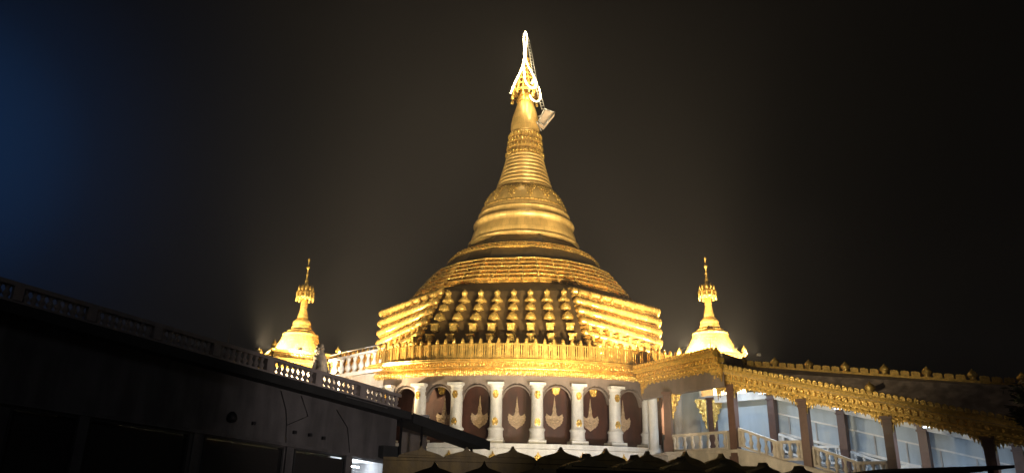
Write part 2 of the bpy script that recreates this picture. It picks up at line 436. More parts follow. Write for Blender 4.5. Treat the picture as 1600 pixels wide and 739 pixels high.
# front lip above the stacks and sloping roof to second terrace
b = MB()
for i in range(8):
    if i == 0: continue
    p0, p1 = corner(i, 1), corner(i+1, 1)
    b.beam((p0[0], p0[1], p0[2]+.09), (p1[0], p1[1], p1[2]+.09), .42, .16)
b.build('terrace_lip', GOLD, pag)
# ---- second terrace: steps with wide front
A2 = [-14, 14, 32, 50, 68, 90, 112, 130, 148, 166, 194, 212, 230, 248, 270, 292, 310, 328]
def poly2(Rc, z): return [at(PHI+radians(a-1), Rc, z) for a in A2]
Rc0, Rc1 = 8.6, 6.85
c0 = at(PHI+radians(67.5), Rc0, 0); z20 = zv(c0[0], c0[1], 468)
c1 = at(PHI+radians(67.5), Rc1, 0); z21 = zv(c1[0], c1[1], 427)
print('tier2', z20, z21)
def loft(levels):
    b = MB(); n = len(levels[0])
    for L in levels: b.v += L
    for j in range(len(levels)-1):
        for i in range(n):
            b.f.append((j*n+i, j*n+(i+1) % n, (j+1)*n+(i+1) % n, (j+1)*n+i)); b.sm.append(False)
    b.f.append(tuple((len(levels)-1)*n+i for i in range(n))); b.sm.append(False)
    return b
def octpt(ang):
    """point of the main terrace's top edge in the direction ang (degrees from the front axis)"""
    k = math.floor((ang+22.5)/45.0); off_ = ang-45*k
    r = Rt*cos(radians(22.5))/cos(radians(off_))
    return at(PHI+radians(ang), r, ZT)
A2f = sorted(set(A2) | {22.5, 67.5, 112.5, 157.5, 202.5, 247.5, 292.5, 337.5})
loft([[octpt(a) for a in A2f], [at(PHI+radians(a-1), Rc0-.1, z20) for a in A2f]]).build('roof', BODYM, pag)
NS = 6
for s in range(NS):
    f0 = s/NS; r = Rc0+(Rc1-Rc0)*f0; z = z20+(z21-z20)*f0; hh = (z21-z20)/NS
    b = loft([poly2(r-.10, z-.02), poly2(r-.10, z+hh*.18), poly2(r-.02, z+hh*.22), poly2(r-.02, z+hh*.34), poly2(r-.14, z+hh*.40), poly2(r-.14, z+hh*.68), poly2(r+.04, z+hh*.76), poly2(r+.05, z+hh*.93), poly2(r-.1, z+hh+.003)])
    P2 = poly2(r-.04, z+hh*.5)
    for i in (0, 1, 2, 3, 4, 5, 13, 14, 15, 16, 17):
        a, c = P2[i], P2[(i+1) % 18]; L = sqrt((a[0]-c[0])**2+(a[1]-c[1])**2); n = max(2, int(L/.9)); rz = atan2(c[1]-a[1], c[0]-a[0])
        for k in range(n+1):
            q = lerp(a, c, k/n); b.box((q[0], q[1], q[2]), (.13, .24, hh*.5), rz)
            if k < n:
                pass
    b.build('terrace_tier', GOLDB if s % 2 else GOLD, pag)
# ---- round body: profile from half width (px) and row
def pr(hw, v):
    z = zv(CX, DY, v); return (hw*depth(CX, DY, z)/F, z)
lo = (Rc1-.35, z21)
rings = [lo]
tiers = [(113, 415), (108, 407), (101, 400), (94, 394)]
b = MB(); zc = z21; rcur = Rc1-.5
ztop = pr(88, 390)[1]
RB3, ZB3 = pr(120, 422); RM3, ZM3 = pr(111, 412)
print('tier3', RB3, ZB3, RM3, ZM3); RT3 = pr(84, 388)
# dark sloping roof between second and third terraces
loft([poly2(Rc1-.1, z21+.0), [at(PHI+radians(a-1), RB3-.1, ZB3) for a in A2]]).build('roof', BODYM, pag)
ns = 3
for s in range(ns):
    r = RB3-.15+(RM3-RB3)*s/ns; z = ZB3+(ZM3-ZB3)*s/ns; h_ = (ZM3-ZB3)/ns
    b2 = MB().lathe((CX, DY, 0), [(r-.3, z-.01), (r-.10, z), (r-.10, z+h_*.35), (r+.05, z+h_*.45), (r+.11, z+h_*.62), (r+.05, z+h_*.85), (r-.05, z+h_*.9), (r-.06, z+h_), (r-.8, z+h_)], 96, False)
    if s == 1:
        for k in range(60):
            a = 2*pi*k/60; b2.box((CX+(r+.02)*cos(a), DY+(r+.02)*sin(a), z+h_*.42), (.16, .22, h_*.6), a)
    b2.build('ring_tier', GOLD if s % 2 else GOLDB, pag)
MB().lathe((CX, DY, 0), [(RM3-.25, ZM3-.02), (RT3[0]-.25, RT3[1])], 8, False, rot=PHI+pi/8, cap=False).build('roof', BODYM, pag)
# bell
bp = [pr(86, 391), pr(87, 388), pr(83, 386.5), pr(83.5, 384), pr(81, 376), pr(78, 368), pr(75.5, 363), pr(77.5, 361), pr(79, 358), pr(77.5, 355), pr(74, 353.5), pr(72.5, 350), pr(70.5, 346),
      pr(71.5, 345), pr(71.5, 343), pr(69, 342), pr(69.5, 340), pr(67.5, 338), pr(66, 334), pr(63.5, 328), pr(60, 321), pr(55.5, 314), pr(50, 308), pr(45, 304.5), pr(44, 303)]
bell = MB().lathe((CX, DY, 0), bp, 96).build('bell', BELL, pag)
# hanging leaf swags on the bell shoulder
sw = MB()
def onbell(a, v):
    # interpolate profile by v
    z = zv(CX, DY, v)
    for (r0, z0), (r1, z1) in zip(bp, bp[1:]):
        if min(z0, z1) <= z <= max(z0, z1) and abs(z1-z0) > 1e-5:
            r = r0+(r1-r0)*(z-z0)/(z1-z0); break
    return at(a, r+.02, z), r
for k in range(14):
    a0 = k*2*pi/14+.12
    for j, (v, half) in enumerate(((309, 3), (312, 3), (316, 2), (320, 1), (324, 1), (327.5, 0))):
        for q in range(-half, half+1):
            p, r = onbell(a0+q*.058, v-(abs(q)*.6))
            s_ = .10 if j < 5 else .12
            sw.lathe(p, [(0, -s_*1.5), (s_*.8, -s_*.3), (s_*.8, s_*.5), (0, s_)], 7)
    for q in range(9):
        t = -1+2*q/8
        p, r = onbell(a0+pi/14+t*pi/14*.62, 306.5+1.5*(t*t)); sw.lathe(p, [(0, -.12), (.1, 0), (0, .12)], 6)
sw.build('bell_ornament', GOLDB, bell)
sm_ = MB()
for k in range(60):
    a = 2*pi*k/60; p, r = onbell(a, 334); sm_.lathe(p, [(0, -.1), (.07, 0), (0, .1)], 6)
rr_, zz_ = pr(66, 334); sm_.lathe((CX, DY, zz_), [(rr_-.1, -.04), (rr_+.06, 0), (rr_-.1, .04)], 60, cap=False); sm_.build('bead_band', GOLDB, bell)
for v in (371, 372.5):
    pass
# ringed cone
vs_ = [303, 296, 289.5, 283, 276.5, 270, 264, 258, 252.5, 247]
hw_ = lambda v: 22.3 + (45-22.3)*((v-214)/(303-214))**1.45
prf = []
for a, c in zip(vs_, vs_[1:]):
    d = a-c
    for fr_, o in ((0.02, -1.4), (.12, .1), (.35, 1.3), (.6, 1.1), (.82, .0), (.95, -1.5)):
        v = a-d*fr_; prf.append(pr(hw_(v)+o, v))
spire = MB().lathe((CX, DY, 0), prf, 72).build('ringed_cone', BELL, pag)
# beaded lotus bands above
prf = []
for v, h in ((247, 27), (245.5, 28.5), (244, 28.3), (242, 26), (238, 25), (235.5, 26.6), (233.5, 26.6), (232, 24.4), (228, 24), (226, 25.4), (224.5, 25.4), (223, 23.5), (219.5, 23), (217, 24.8), (215, 24.8), (213.5, 22.5), (211, 21.5)):
    prf.append(pr(h, v))
lb = MB().lathe((CX, DY, 0), prf, 72).build('lotus_band', BELL, pag)
bd = MB()
for v, h in ((244.5, 29), (234, 27), (225, 25.8), (216, 25)):
    r, z = pr(h, v); n = 28
    bd.lathe((CX, DY, z-.1), [(r-.2, -.06), (r+.02, 0), (r-.2, .06)], 56, cap=False)
    for k in range(n):
        a = 2*pi*k/n
        bd.lathe((CX+r*cos(a), DY+r*sin(a), z-.1), [(0, -.16), (.09, -.04), (.12, .08), (.07, .2), (0, .24)], 7)
bd.build('bead_band', GOLDB, lb)
# banana bud
prf = [pr(h, v) for v, h in ((211, 20.5), (208, 22), (202, 22.6), (195, 22.2), (187, 20.4), (179, 18), (172, 15.6), (166, 13.6), (163, 12.6))]
MB().lathe((CX, DY, 0), prf, 48).build('bud', BELL, pag)
# umbrella crown
prf = [pr(h, v) for v, h in ((163, 12.2), (161, 13.4), (159, 12), (157, 13), (155, 11.6), (153, 12.6), (151, 11), (148, 10), (140, 9.5), (128, 9), (112, 5), (98, 3), (80, 1.8), (60, 1.1), (50, .5))]
crown = MB().lathe((CX, DY, 0), prf, 24).build('spire_shaft', GOLD, pag)
for v, h, dr in ((148, 21, 6), (138, 18.5, 5), (129, 16, 4), (120, 12, 3.5), (111, 9, 3), (102, 6.5, 2.5), (94, 4.5, 2)):
    r, z = pr(h, v); r2, z2 = pr(h*.55, v-dr)
    b = MB().lathe((CX, DY, 0), [(r*.93, z-.02), (r, z), (r*1.02, z+.08), (r*.93, z+.13), (r2, z2), (r2*.8, z2), (r*.85, z-.02)], 24, True, cap=False)
    n = 14
    for k in range(n):
        a = 2*pi*k/n; hgt = .38 if h > 10 else .2
        b.lathe((CX+r*cos(a), DY+r*sin(a), z-hgt*.5), [(0, -hgt*.6), (.10, -.1), (.05, hgt*.3), (.09, hgt*.7), (0, hgt*1.2)], 6)
    b.build('umbrella', GOLDB, pag)
r, z = pr(22, 150)
b = MB().lathe((CX, DY, z-.02), [(r-.04, 0), (r+.02, .03), (r-.04, .06)], 32, cap=False)
for a in (-2.6, -1.9, -1.2, -.2, .5, 1.3, 2.2, 2.9):
    p = (CX+r*sin(a), DY-r*cos(a), z-.35)
    b.lathe(p, [(0, -.3), (.16, -.25), (.12, 0), (.05, .1), (.05, .45)], 8)
b.build('bell_hoop', GOLDB, pag)

# ---- rope lights on the spire
DF = DY-1.0
def sp_pts(L, Y=DF): return [P(u, v, Y) for u, v in L]
def RV(r):
    rr = random.Random(int(r*1000)); return [r*rr.uniform(.6, 1.45) for _ in range(60)]
def smooth(pts, n=6):
    P_ = [mathutils.Vector(p) for p in pts]; o = []
    for i in range(len(P_)-1):
        p0 = P_[max(i-1, 0)]; p1 = P_[i]; p2 = P_[i+1]; p3 = P_[min(i+2, len(P_)-1)]
        for k in range(n):
            t = k/n; o.append(.5*((2*p1)+(-p0+p2)*t+(2*p0-5*p1+4*p2-p3)*t*t+(-p0+3*p1-3*p2+p3)*t**3))
    o.append(P_[-1]); return o
grp = 'rope lights wound round the spire'
r1 = MB().tube(smooth(sp_pts([(821, 50), (818.5, 58), (819, 75), (819, 90), (816.5, 104), (811, 117), (804, 131), (798, 146)])), RV(.07), 8).build('rope_light', ROPE)
tag(r1, 'glowing rope light running down the left edge of the spire crown', 'rope light', grp)
r2 = MB().tube(smooth(sp_pts([(821.5, 50), (823.5, 60), (822, 76), (821.5, 92), (825, 103), (830, 112), (835, 122), (838, 129)], DF-.1)), RV(.06), 8).build('rope_light', ROPE)
tag(r2, 'glowing rope light running down the right edge beside the ladder', 'rope light', grp)
r3 = MB().tube(smooth(sp_pts([(818, 100), (819, 112), (820, 124), (826, 135), (834, 137.5), (838, 132), (835, 124), (831, 131)], DF-.35)), RV(.07), 8).build('rope_light', ROPE)
tag(r3, 'glowing rope light sagging in a loop before the spire crown', 'rope light', grp)
r4 = MB().tube(smooth(sp_pts([(828, 149), (831, 155), (838, 159), (844, 155), (844.5, 147), (841.5, 136)], DF-.35)), RV(.06), 8).build('rope_light', ROPE)
tag(r4, 'lowest glowing rope light, hooked shape hanging beside the bud', 'rope light', grp)
for (u, v), e in (((820, 78), 260), ((808, 125), 160), ((832, 132), 200), ((839, 158), 110)):
    l = bpy.data.lights.new('rope_lamp', 'POINT'); l.energy = e; l.color = (1, .8, .45); l.shadow_soft_size = .3
    o = bpy.data.objects.new('rope_lamp', l); COL.objects.link(o); o.location = P(u, v, DF-.9)
# ladder and platform
ld = thing('ladder', P(851, 172, DF), 'thin steel ladder leaning up the right side of the spire', 'ladder')
for du in (0, 5):
    MB().tube(sp_pts([(824+du*.6, 62), (838+du-4, 127), (847+du, 172)], DF-.1), .035, 6).build('rail', METAL, ld)
rb_ = MB()
for k in range(24):
    t = k/23; v = 64+t*106
    u = 824+(834-824)*min(1, (v-62)/65) if v < 127 else 834+(847-834)*(v-127)/45
    rb_.tube([P(u, v, DF-.1), P(u+3+2*t, v+.8, DF-.1)], .028, 5)
rb_.build('rungs', METAL, ld)
pf = thing('work_platform', P(853, 186, DF), 'tilted pale board platform fixed right of the bud', 'platform')
A_ = P(851, 171.5, DF-.5); B_ = P(867, 176, DF-.5); C_ = P(850, 197, DF-.2); D_ = P(841, 191, DF-.2)
def off(p, d): return (p[0]+d[0], p[1]+d[1], p[2]+d[2])
MB().hexa([A_, B_, C_, D_], [off(p, (-.03, .5, -.1)) for p in (A_, B_, C_, D_)]).build('board', PALEPL, pf)
fb = MB()
for a, c in ((A_, B_), (B_, C_), (C_, D_), (D_, A_)): fb.tube([off(a, (0, -.06, 0)), off(c, (0, -.06, 0))], .06, 6)
fb.tube([P(840, 183, DF), P(852, 178, DF)], .05, 6); fb.tube([P(838, 190, DF), P(846, 205, DF)], .05, 6)
fb.build('frame', METAL, pf)

# ================================================================== floodlights on the deck
def flood(a, r, zoff, energy, aim_r, aim_z, size=1.9, label=None, spot=None, col=(1, .80, .46), fixture=True, aim_a=None):
    c = at(a, r, Z_C1+zoff)
    aa = a if aim_a is None else aim_a
    tgt = at(aa, aim_r, aim_z)
    d = mathutils.Vector(tgt)-mathutils.Vector(c); d.normalize()
    if fixture:
        t = thing('floodlight', (c[0], c[1], Z_C1), label, 'floodlight', 'floodlights on the pagoda deck')
        q = d.to_track_quat('Z', 'Y')
        def loc(vs): return [tuple(q @ mathutils.Vector(v) + mathutils.Vector(c)) for v in vs]
        b = MB().box((0, 0, -.1), (.46, .34, .16), 0, 1.15); b.v = loc(b.v); b.build('housing', BLK, t)
        b = MB().box((0, 0, .0), (.42, .30, .03)); b.v = loc(b.v); b.build('glass', LAMPW, t)
        MB().box((c[0], c[1], Z_C1+zoff/2-.05), (.07, .07, max(.1, zoff-.1))).box((c[0], c[1], Z_C1+.03), (.3, .3, .05)).build('bracket', BLK, t)
    l = bpy.data.lights.new('flood', 'SPOT'); l.energy = energy; l.color = col; l.spot_size = size; l.spot_blend = .7; l.shadow_soft_size = .12
    o = bpy.data.objects.new('flood', l); COL.objects.link(o); o.location = mathutils.Vector(c)+d*.12
    o.rotation_euler = (-d).to_track_quat('Z', 'Y').to_euler()
D = radians
flood(D(37), 13.3, .55, 6500, 4, 21, 2.6, 'bright floodlight behind the right end of the gold railing')
flood(D(74), 13.4, .4, 6000, 4, 20, 2.2, 'floodlight on the deck at the far right of the pagoda')
flood(D(-62), 13.4, .4, 7500, 4, 21, 2.2, 'floodlight on the deck behind the left end of the railing')
flood(D(-88), 13.4, .4, 4200, 5, 18, 2.2, 'floodlight on the deck at the far left of the pagoda')
flood(D(-34), 13.6, .35, 1800, 5, 22, 2.0, 'small floodlight on the deck left of the dark front face')
flood(D(24), 13.6, .35, 1800, 5, 22, 2.0, 'small floodlight on the deck right of the dark front face')
# added spots without fixtures that brighten pagoda, gallery and foreground
def throw(name, p, tgt, e, col, ang, soft=.25, blend=.6):
    d = mathutils.Vector(tgt)-mathutils.Vector(p); d.normalize()
    l = bpy.data.lights.new(name, 'SPOT'); l.energy = e; l.color = col; l.spot_size = radians(ang); l.spot_blend = blend; l.shadow_soft_size = soft
    o = bpy.data.objects.new(name, l); COL.objects.link(o); o.location = p; o.rotation_euler = (-d).to_track_quat('Z', 'Y').to_euler()
WG = (1, .78, .45)
throw('bell_fill', (-13.5, 43, 4.0), (CX-1, DY, 23), 50000, WG, 110, blend=1)  # added hidden spots on the bell, no masts stand here
throw('bell_fill', (15.5, 43, 4.5), (CX+1, DY, 23), 34000, WG, 100, blend=1)
throw('bell_fill', (-6, 26, 3.2), (CX, DY, 22), 82000, WG, 44, blend=1)
throw('bell_fill', (6.5, 26, 3.2), (CX, DY, 22), 54000, WG, 44, blend=1)
throw('yard_spot', (.8, 29.5, 3.2), (CX-2, DY-13, 10.5), 3000, (1, .80, .45), 75, blend=1)
throw('yard_spot', (5.0, 28, 2.6), (CX+1, DY-13, 10.5), 3400, (1, .80, .45), 75, blend=1)
throw('yard_spot', (6.0, 31, 1.4), (CX-1, DY-14, 5.8), 3600, (1, .92, .84), 105, blend=1)
throw('yard_spot', (6.5, 27, 2.0), (11.5, 36, 7.0), 1500, (1, .82, .50), 85, blend=1)
throw('foreground_fill', (1.5, 13, 3.4), (-4.6, 26, 4.4), 1300, (1, .84, .80), 46, blend=1)  # made-up source that lifts the dark left building
throw('gallery_fill', (-3.2, 22, 5.2), (14.0, 34.0, 6.8), 5200, (1, .82, .55), 34, blend=1)  # added from the left to brighten the gallery roof and crest
throw('yard_spot', (4.5, 29, 2.2), (8.6, 38.5, 8.2), 1500, (1, .80, .46), 60, blend=1)  # extra spot added for the dim passage cornice
throw('yard_spot', (.2, 28.5, 3.4), (CX-1.8, 45, 12.0), 14000, (1, .84, .54), 32, blend=.8)  # extra spot added to brighten the front ornament stacks
throw('deck_flood', at(radians(27), RR+.3, Z_C1+1.4), (17.0, 32.0, 5.8), 4200, (1, .82, .55), 70, blend=1)
throw('foreground_fill', (4, 9, 5.0), (3, 22, 3.5), 230, (1, .85, .6), 100, blend=1)  # weak warm light added for the merlons, no real lamp

# ================================================================== small stupas
def small_stupa(u, v, Y, label, side, bs=1.0):
    x, y, z = P(u, v, Y); s = depth(x, y, z)/F
    t = thing('small_stupa', (x, y, z), label, 'stupa', 'small stupas flanking the pagoda')
    K = s/ cp
    def q(L): return [(h*s, (558-vv)*K*.97) for h, vv in L]
    b = MB().box((x, y, z-.5), (96*s*bs, 96*s*bs, 1.0), .5, .97).box((x, y, z-.02), (100*s*bs, 100*s*bs, .16), .5); b.box((x, y, z-.55), (104*s*bs, 104*s*bs, .2), .5)
    b.build('base', GOLDB, t)
    for k in range(4):
        a = .5+pi/4+k*pi/2; c = (x+68*s*bs*cos(a), y+68*s*bs*sin(a), z)
        MB().lathe(c, [(.16, 0), (.2, .08), (.1, .15), (.16, .25), (.12, .38), (.04, .5), (0, .65)], 10).build('corner_finial', GOLDB, t)
    # tiered skirt
    L = [(44, 558), (43.5, 555), (41, 554.5), (39.5, 550), (38, 549.5), (36.5, 545), (35, 544.5), (33.5, 540), (32.2, 539.5), (30.8, 535), (29.6, 534.5), (28.5, 530), (27.5, 529.5), (27, 526.5), (28, 525.5), (27.5, 524), (24, 522), (21.5, 520.5), (21.5, 519), (18.5, 518), (18, 516.5), (15.5, 515.5)]
    sk = MB().lathe((x, y, z), q(L), 32, False)
    sk.build('tiered_skirt', GOLD, t)
    L = [(16, 518), (17, 515), (17, 512), (15, 510), (15.5, 508), (15.5, 505), (13, 502), (9, 498), (8.6, 497), (9.4, 496), (8, 494.5), (8.7, 493), (7.3, 491.5), (7.9, 490), (6.6, 488.5), (7.1, 487), (6.1, 485.5), (6.6, 484), (5.6, 482), (6.1, 477), (5.4, 471), (4, 466)]
    L = [(h*.92, v_) for h, v_ in L]
    MB().lathe((x, y, z), q(L), 28).build('bell', GOLD, t)
    L = [(11, 467), (13.5, 466), (13, 463), (11, 461), (11.5, 458), (11, 456), (8, 454), (8.5, 452), (6, 449), (6, 447), (3.2, 444), (2.4, 440), (2.8, 438), (1.2, 434), (1.0, 430), (2.2, 428), (1.0, 426), (.9, 419), (3.0, 416.5), (2.6, 414.5), (.8, 413), (.7, 406), (1.9, 403.5), (1.4, 401.5), (.2, 399)]
    b = MB().lathe((x, y, z), q(L), 20)
    for k in range(10):
        a = 2*pi*k/10
        b.lathe((x+13.2*s*cos(a), y+13.2*s*sin(a), z+(558-468)*K), [(0, -.25), (.09, -.2), (.06, 0), (.08, .3), (0, .5)], 6)
        b.lathe((x+11*s*cos(a), y+11*s*sin(a), z+(558-457)*K), [(0, -.1), (.08, 0), (.07, .15), (0, .4)], 6)
    b.build('umbrella', GOLDB, t)
    # lamps round the foot
    for a, e in side:
        lx, ly = x+2.9*sin(a), y-2.9*cos(a)
        l = bpy.data.lights.new('stupa_flood', 'SPOT'); l.energy = e; l.color = (1, .82, .48); l.spot_size = 2.4; l.spot_blend = .6; l.shadow_soft_size = .1
        o = bpy.data.objects.new('stupa_flood', l); COL.objects.link(o); o.location = (lx, ly, z+.15)
        d = mathutils.Vector((x, y, z+2.4))-mathutils.Vector((lx, ly, z+.15)); d.normalize(); o.rotation_euler = (-d).to_track_quat('Z', 'Y').to_euler()
        f = MB().box((lx, ly, z+.05), (.22, .22, .14)).build('floodlight', BLK, t)
    # pavilion walls carrying it
    hw = 46*s*bs
    MB().box((x, y, (z-1.05)/2), (hw*2, hw*2, z-1.05), .5).build('pavilion_wall', CREAM, t)
    return x, y, z, s
SL = small_stupa(466, 558, 47, 'small golden stupa left of the pagoda with a brilliantly lit base', ((-.7, 8000), (.3, 3600), (1.3, 1200), (-1.9, 1500)))
SR_ = small_stupa(1112, 556, 47.5, 'small golden stupa right of the pagoda behind the gallery roof', ((-.9, 7500), (.25, 4200), (1.4, 1600), (-2.0, 1200)), .72)

# ================================================================== left stair balustrade + lion
def baluster_prof(h, r=.075):
    return [(r*1.2, 0), (r*1.2, h*.08), (r*.7, h*.12), (r*1.5, h*.3), (r*1.55, h*.4), (r*.8, h*.62), (r*.65, h*.72), (r*1.1, h*.88), (r*1.2, h*.92), (r*1.2, h)]
a_ = P(600, 574, 44.5); b_ = P(517, 588, 46.0)
a2 = P(603, 536, 44.5); b2 = P(513, 556, 46.0)
lb_ = thing('stair_balustrade', a_, 'white stair balustrade climbing to the left end of the gold railing', 'balustrade')
MB().beam(off(a_, (0, 0, -.1)), off(b_, (0, 0, -.1)), .4, .2).build('base_rail', WHITE, lb_)
MB().beam(lerp(a_, a2, .78), lerp(b_, b2, .74), .26, .12).build('handrail', WHITE, lb_)
MB().tube([a2, b2], .045, 8).tube([lerp(a_, a2, .8), a2], .04, 6).tube([lerp(lerp(a_, b_, .28), lerp(a2, b2, .28), .8), lerp(a2, b2, .28)], .04, 6).build('steel_rail', METAL, lb_)
for k in range(8):
    t = .06+k*.125
    lo_, hi = lerp(a_, b_, t), lerp(a2, b2, t); h = (hi[2]-lo_[2])*.73
    MB().lathe(lo_, baluster_prof(h, .12), 12).build('baluster', WHITE, lb_)
# supporting wall
w1, w2 = off(a_, (0, .1, -.2)), off(b_, (0, .1, -.2))
MB().hexa([(w1[0], w1[1], 0), (w2[0], w2[1], 0), (w2[0], w2[1]+.5, 0), (w1[0], w1[1]+.5, 0)], [w1, w2, off(w2, (0, .5, 0)), off(w1, (0, .5, 0))]).build('stair_wall', CREAM, lb_)
l = bpy.data.lights.new('stair_lamp', 'SPOT'); l.energy = 420; l.color = (1, .9, .75); l.spot_size = 2.6; l.spot_blend = .8; l.shadow_soft_size = .2
o = bpy.data.objects.new('stair_lamp', l); COL.objects.link(o); c = P(560, 570, 42.6); o.location = c
d = mathutils.Vector(P(560, 565, 45.3))-mathutils.Vector(c); d.normalize(); o.rotation_euler = (-d).to_track_quat('Z', 'Y').to_euler()
# lion statue (seated guardian)
lx, ly, lz = P(501, 592, 44)
li = MB()
lion = thing('lion_statue', (lx, ly, lz), 'grey seated guardian lion statue at the foot of the white stair balustrade', 'statue')
def skin(pts, edges, radii, name, m_, parent, sub=2):
    me = bpy.data.meshes.new(name); me.from_pydata(pts, edges, []); me.update()
    o = bpy.data.objects.new(name, me); COL.objects.link(o); o.parent = parent; o.matrix_parent_inverse = WM(parent).inverted()
    sk = o.modifiers.new('skin', 'SKIN'); me.skin_vertices[0].data[0].use_root = True
    for i, r in enumerate(radii): me.skin_vertices[0].data[i].radius = (r, r)
    sb = o.modifiers.new('sub', 'SUBSURF'); sb.levels = sub; sb.render_levels = sub
    me.materials.append(m_); return o
L_ = [(0, .1, .35), (-.02, 0, .75), (-.12, 0, 1.15), (-.22, 0, 1.5), (-.30, 0, 1.72), (-.55, 0, 1.68),       # hips, back, chest, neck, head, muzzle
      (-.35, -.22, 1.1), (-.42, -.24, .55), (-.44, -.24, .1), (-.6, -.24, .06), (-.35, .22, 1.1), (-.42, .24, .55), (-.44, .24, .1), (-.6, .24, .06),
      (-.05, -.34, .4), (-.28, -.36, .35), (-.2, -.36, .08), (-.4, -.36, .06), (-.05, .34, .4), (-.28, .36, .35), (-.2, .36, .08), (-.4, .36, .06),
      (.35, 0, .2), (.5, 0, .6), (.42, 0, .95)]
E_ = [(0, 1), (1, 2), (2, 3), (3, 4), (4, 5), (2, 6), (6, 7), (7, 8), (8, 9), (2, 10), (10, 11), (11, 12), (12, 13), (0, 14), (14, 15), (15, 16), (16, 17), (0, 18), (18, 19), (19, 20), (20, 21), (0, 22), (22, 23), (23, 24)]
Rr = [.34, .33, .33, .32, .27, .15, .16, .13, .12, .10, .16, .13, .12, .10, .24, .18, .12, .1, .24, .18, .12, .1, .08, .07, .1]
skin([(lx+p[0], ly+p[1], lz+p[2]) for p in L_], E_, Rr, 'body', STONE, lion)
mn = MB()
for k in range(26):
    a = 2*pi*k/26; mn.lathe((lx-.20+.1*sin(k*2.1), ly+.36*sin(a), lz+1.60+.36*cos(a)), [(0, -.12), (.1, 0), (.07, .08), (0, .16)], 7)
mn.build('mane', STONE, lion)
MB().box((lx, ly, lz-.35), (1.5, 1.3, .7)).box((lx, ly, lz-.02), (1.6, 1.4, .1)).box((lx, ly, (lz-.7)/2), (1.3, 1.1, lz-.7)).build('pedestal', CREAM, lion)

# ================================================================== left foreground building
YA, YB = 9.0, 24.0
pA0 = P(110, 497, 19.0); pB0 = P(635, 642, 27.0)
dirv = (pB0[0]-pA0[0], pB0[1]-pA0[1]); Ld = sqrt(dirv[0]**2+dirv[1]**2); dv = (dirv[0]/Ld, dirv[1]/Ld); nv = (-dv[1], dv[0])
SB = (pB0[2]-pA0[2])/Ld
print('building', pA0, pB0, SB)
class SZ:
    """a height that falls along the building like its roof"""
    def __init__(s, c, k): s.c = c; s.k = k
    def __add__(s, o): return SZ(s.c+(o.c if isinstance(o, SZ) else o), s.k)
    __radd__ = __add__
    def __sub__(s, o): return SZ(s.c-o, s.k)
    def at(s, x): return s.c+s.k*x
def zz(z, s): return z.at(s) if isinstance(z, SZ) else z
HZ = SZ(pB0[2], SB)
def BL(s, w, z): return (pB0[0]+dv[0]*s+nv[0]*w, pB0[1]+dv[1]*s+nv[1]*w, zz(z, s))
def s_at(u, v, w=0):
    """distance along the facade for a sight line"""
    k = (u-800)/F; kv = (369.5-v)/F
    d = [FW[i]+k*RT[i]+kv*UP[i] for i in range(3)]
    bx, by = pB0[0]+nv[0]*w, pB0[1]+nv[1]*w
    t = (bx*nv[0]+by*nv[1])/(d[0]*nv[0]+d[1]*nv[1])
    return (t*d[0]-bx)*dv[0]+(t*d[1]-by)*dv[1], CZ+t*d[2]
S0 = -21.0
bld = thing('building', BL(-10, 2, 0), 'dark grey sloping building in the left foreground with a balustrade on its roof', 'building')
rzb = atan2(dv[1], dv[0])
def bbox(mb, s0, s1, w0, w1, z0, z1):
    mb.hexa([BL(s0, w0, z0), BL(s1, w0, z0), BL(s1, w1, z0), BL(s0, w1, z0)], [BL(s0, w0, z1), BL(s1, w0, z1), BL(s1, w1, z1), BL(s0, w1, z1)]); return mb
sl_th = .26
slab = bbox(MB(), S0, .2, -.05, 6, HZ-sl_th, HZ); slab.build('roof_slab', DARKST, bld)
# door openings from photo: top edge line
s_a, z_a = s_at(60, 640, .5); s_b, z_b = s_at(545, 713, .5)
ZO = SZ(z_a-(z_b-z_a)/(s_b-s_a)*s_a, (z_b-z_a)/(s_b-s_a))
print('opening z', s_a, z_a, s_b, z_b)
WW = .5
ops = [(20, 120), (140, 292), (322, 440), (462, 540), (547, 618)]
edges = []
for u0, u1 in ops:
    e0 = s_at(u0, 640+.14*u0, WW)[0]; e1 = s_at(u1, 640+.14*u1, WW)[0]; edges.append((e0, e1))
print(edges)
wl = MB()
bbox(wl, S0, -.2, WW, WW+.25, ZO, HZ-sl_th-.002)
prev = S0
for e0, e1 in edges:
    if e0 > prev: bbox(wl, prev, e0, WW, WW+.25, 0, ZO-.002)
    prev = e1
bbox(wl, prev, -.2, WW, WW+.25, 0, ZO-.002)
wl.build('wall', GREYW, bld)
bbox(MB(), -.2, -.0, WW+.0, 5.8, 0, HZ-sl_th-.002).build('end_wall', GREYW, bld)
bbox(MB(), S0, -.2, 5.5, 5.8, 0, HZ-sl_th-.002).build('rear_wall', GREYW, bld)
bbox(MB(), S0-.02, -.2, WW-.12, WW-.003, ZO+.02, ZO+.12).build('lintel_band', GREYW, bld)
for i, (e0, e1) in enumerate(edges):
    if i < 4:
        sh = MB(); bbox(sh, e0+.03, e1-.03, WW+.1, WW+.16, 0, ZO-.1)
        k = 0.1
        while k < zz(ZO, e1)-.2: bbox(sh, e0+.04, e1-.04, WW+.085, WW+.099, k, k+.05); k += .12
        sh.build('shutter', DARK, bld)
    fm = MB()
    bbox(fm, e0-.06, e0, WW-.05, WW+.2, 0, ZO-.01); bbox(fm, e1, e1+.06, WW-.05, WW+.2, 0, ZO-.01)
    bbox(fm, e0-.06, e1+.06, WW-.05, WW-.004, ZO-.06, ZO-.011)
    fm.build('door_frame', DARKST if i < 4 else METAL, bld)
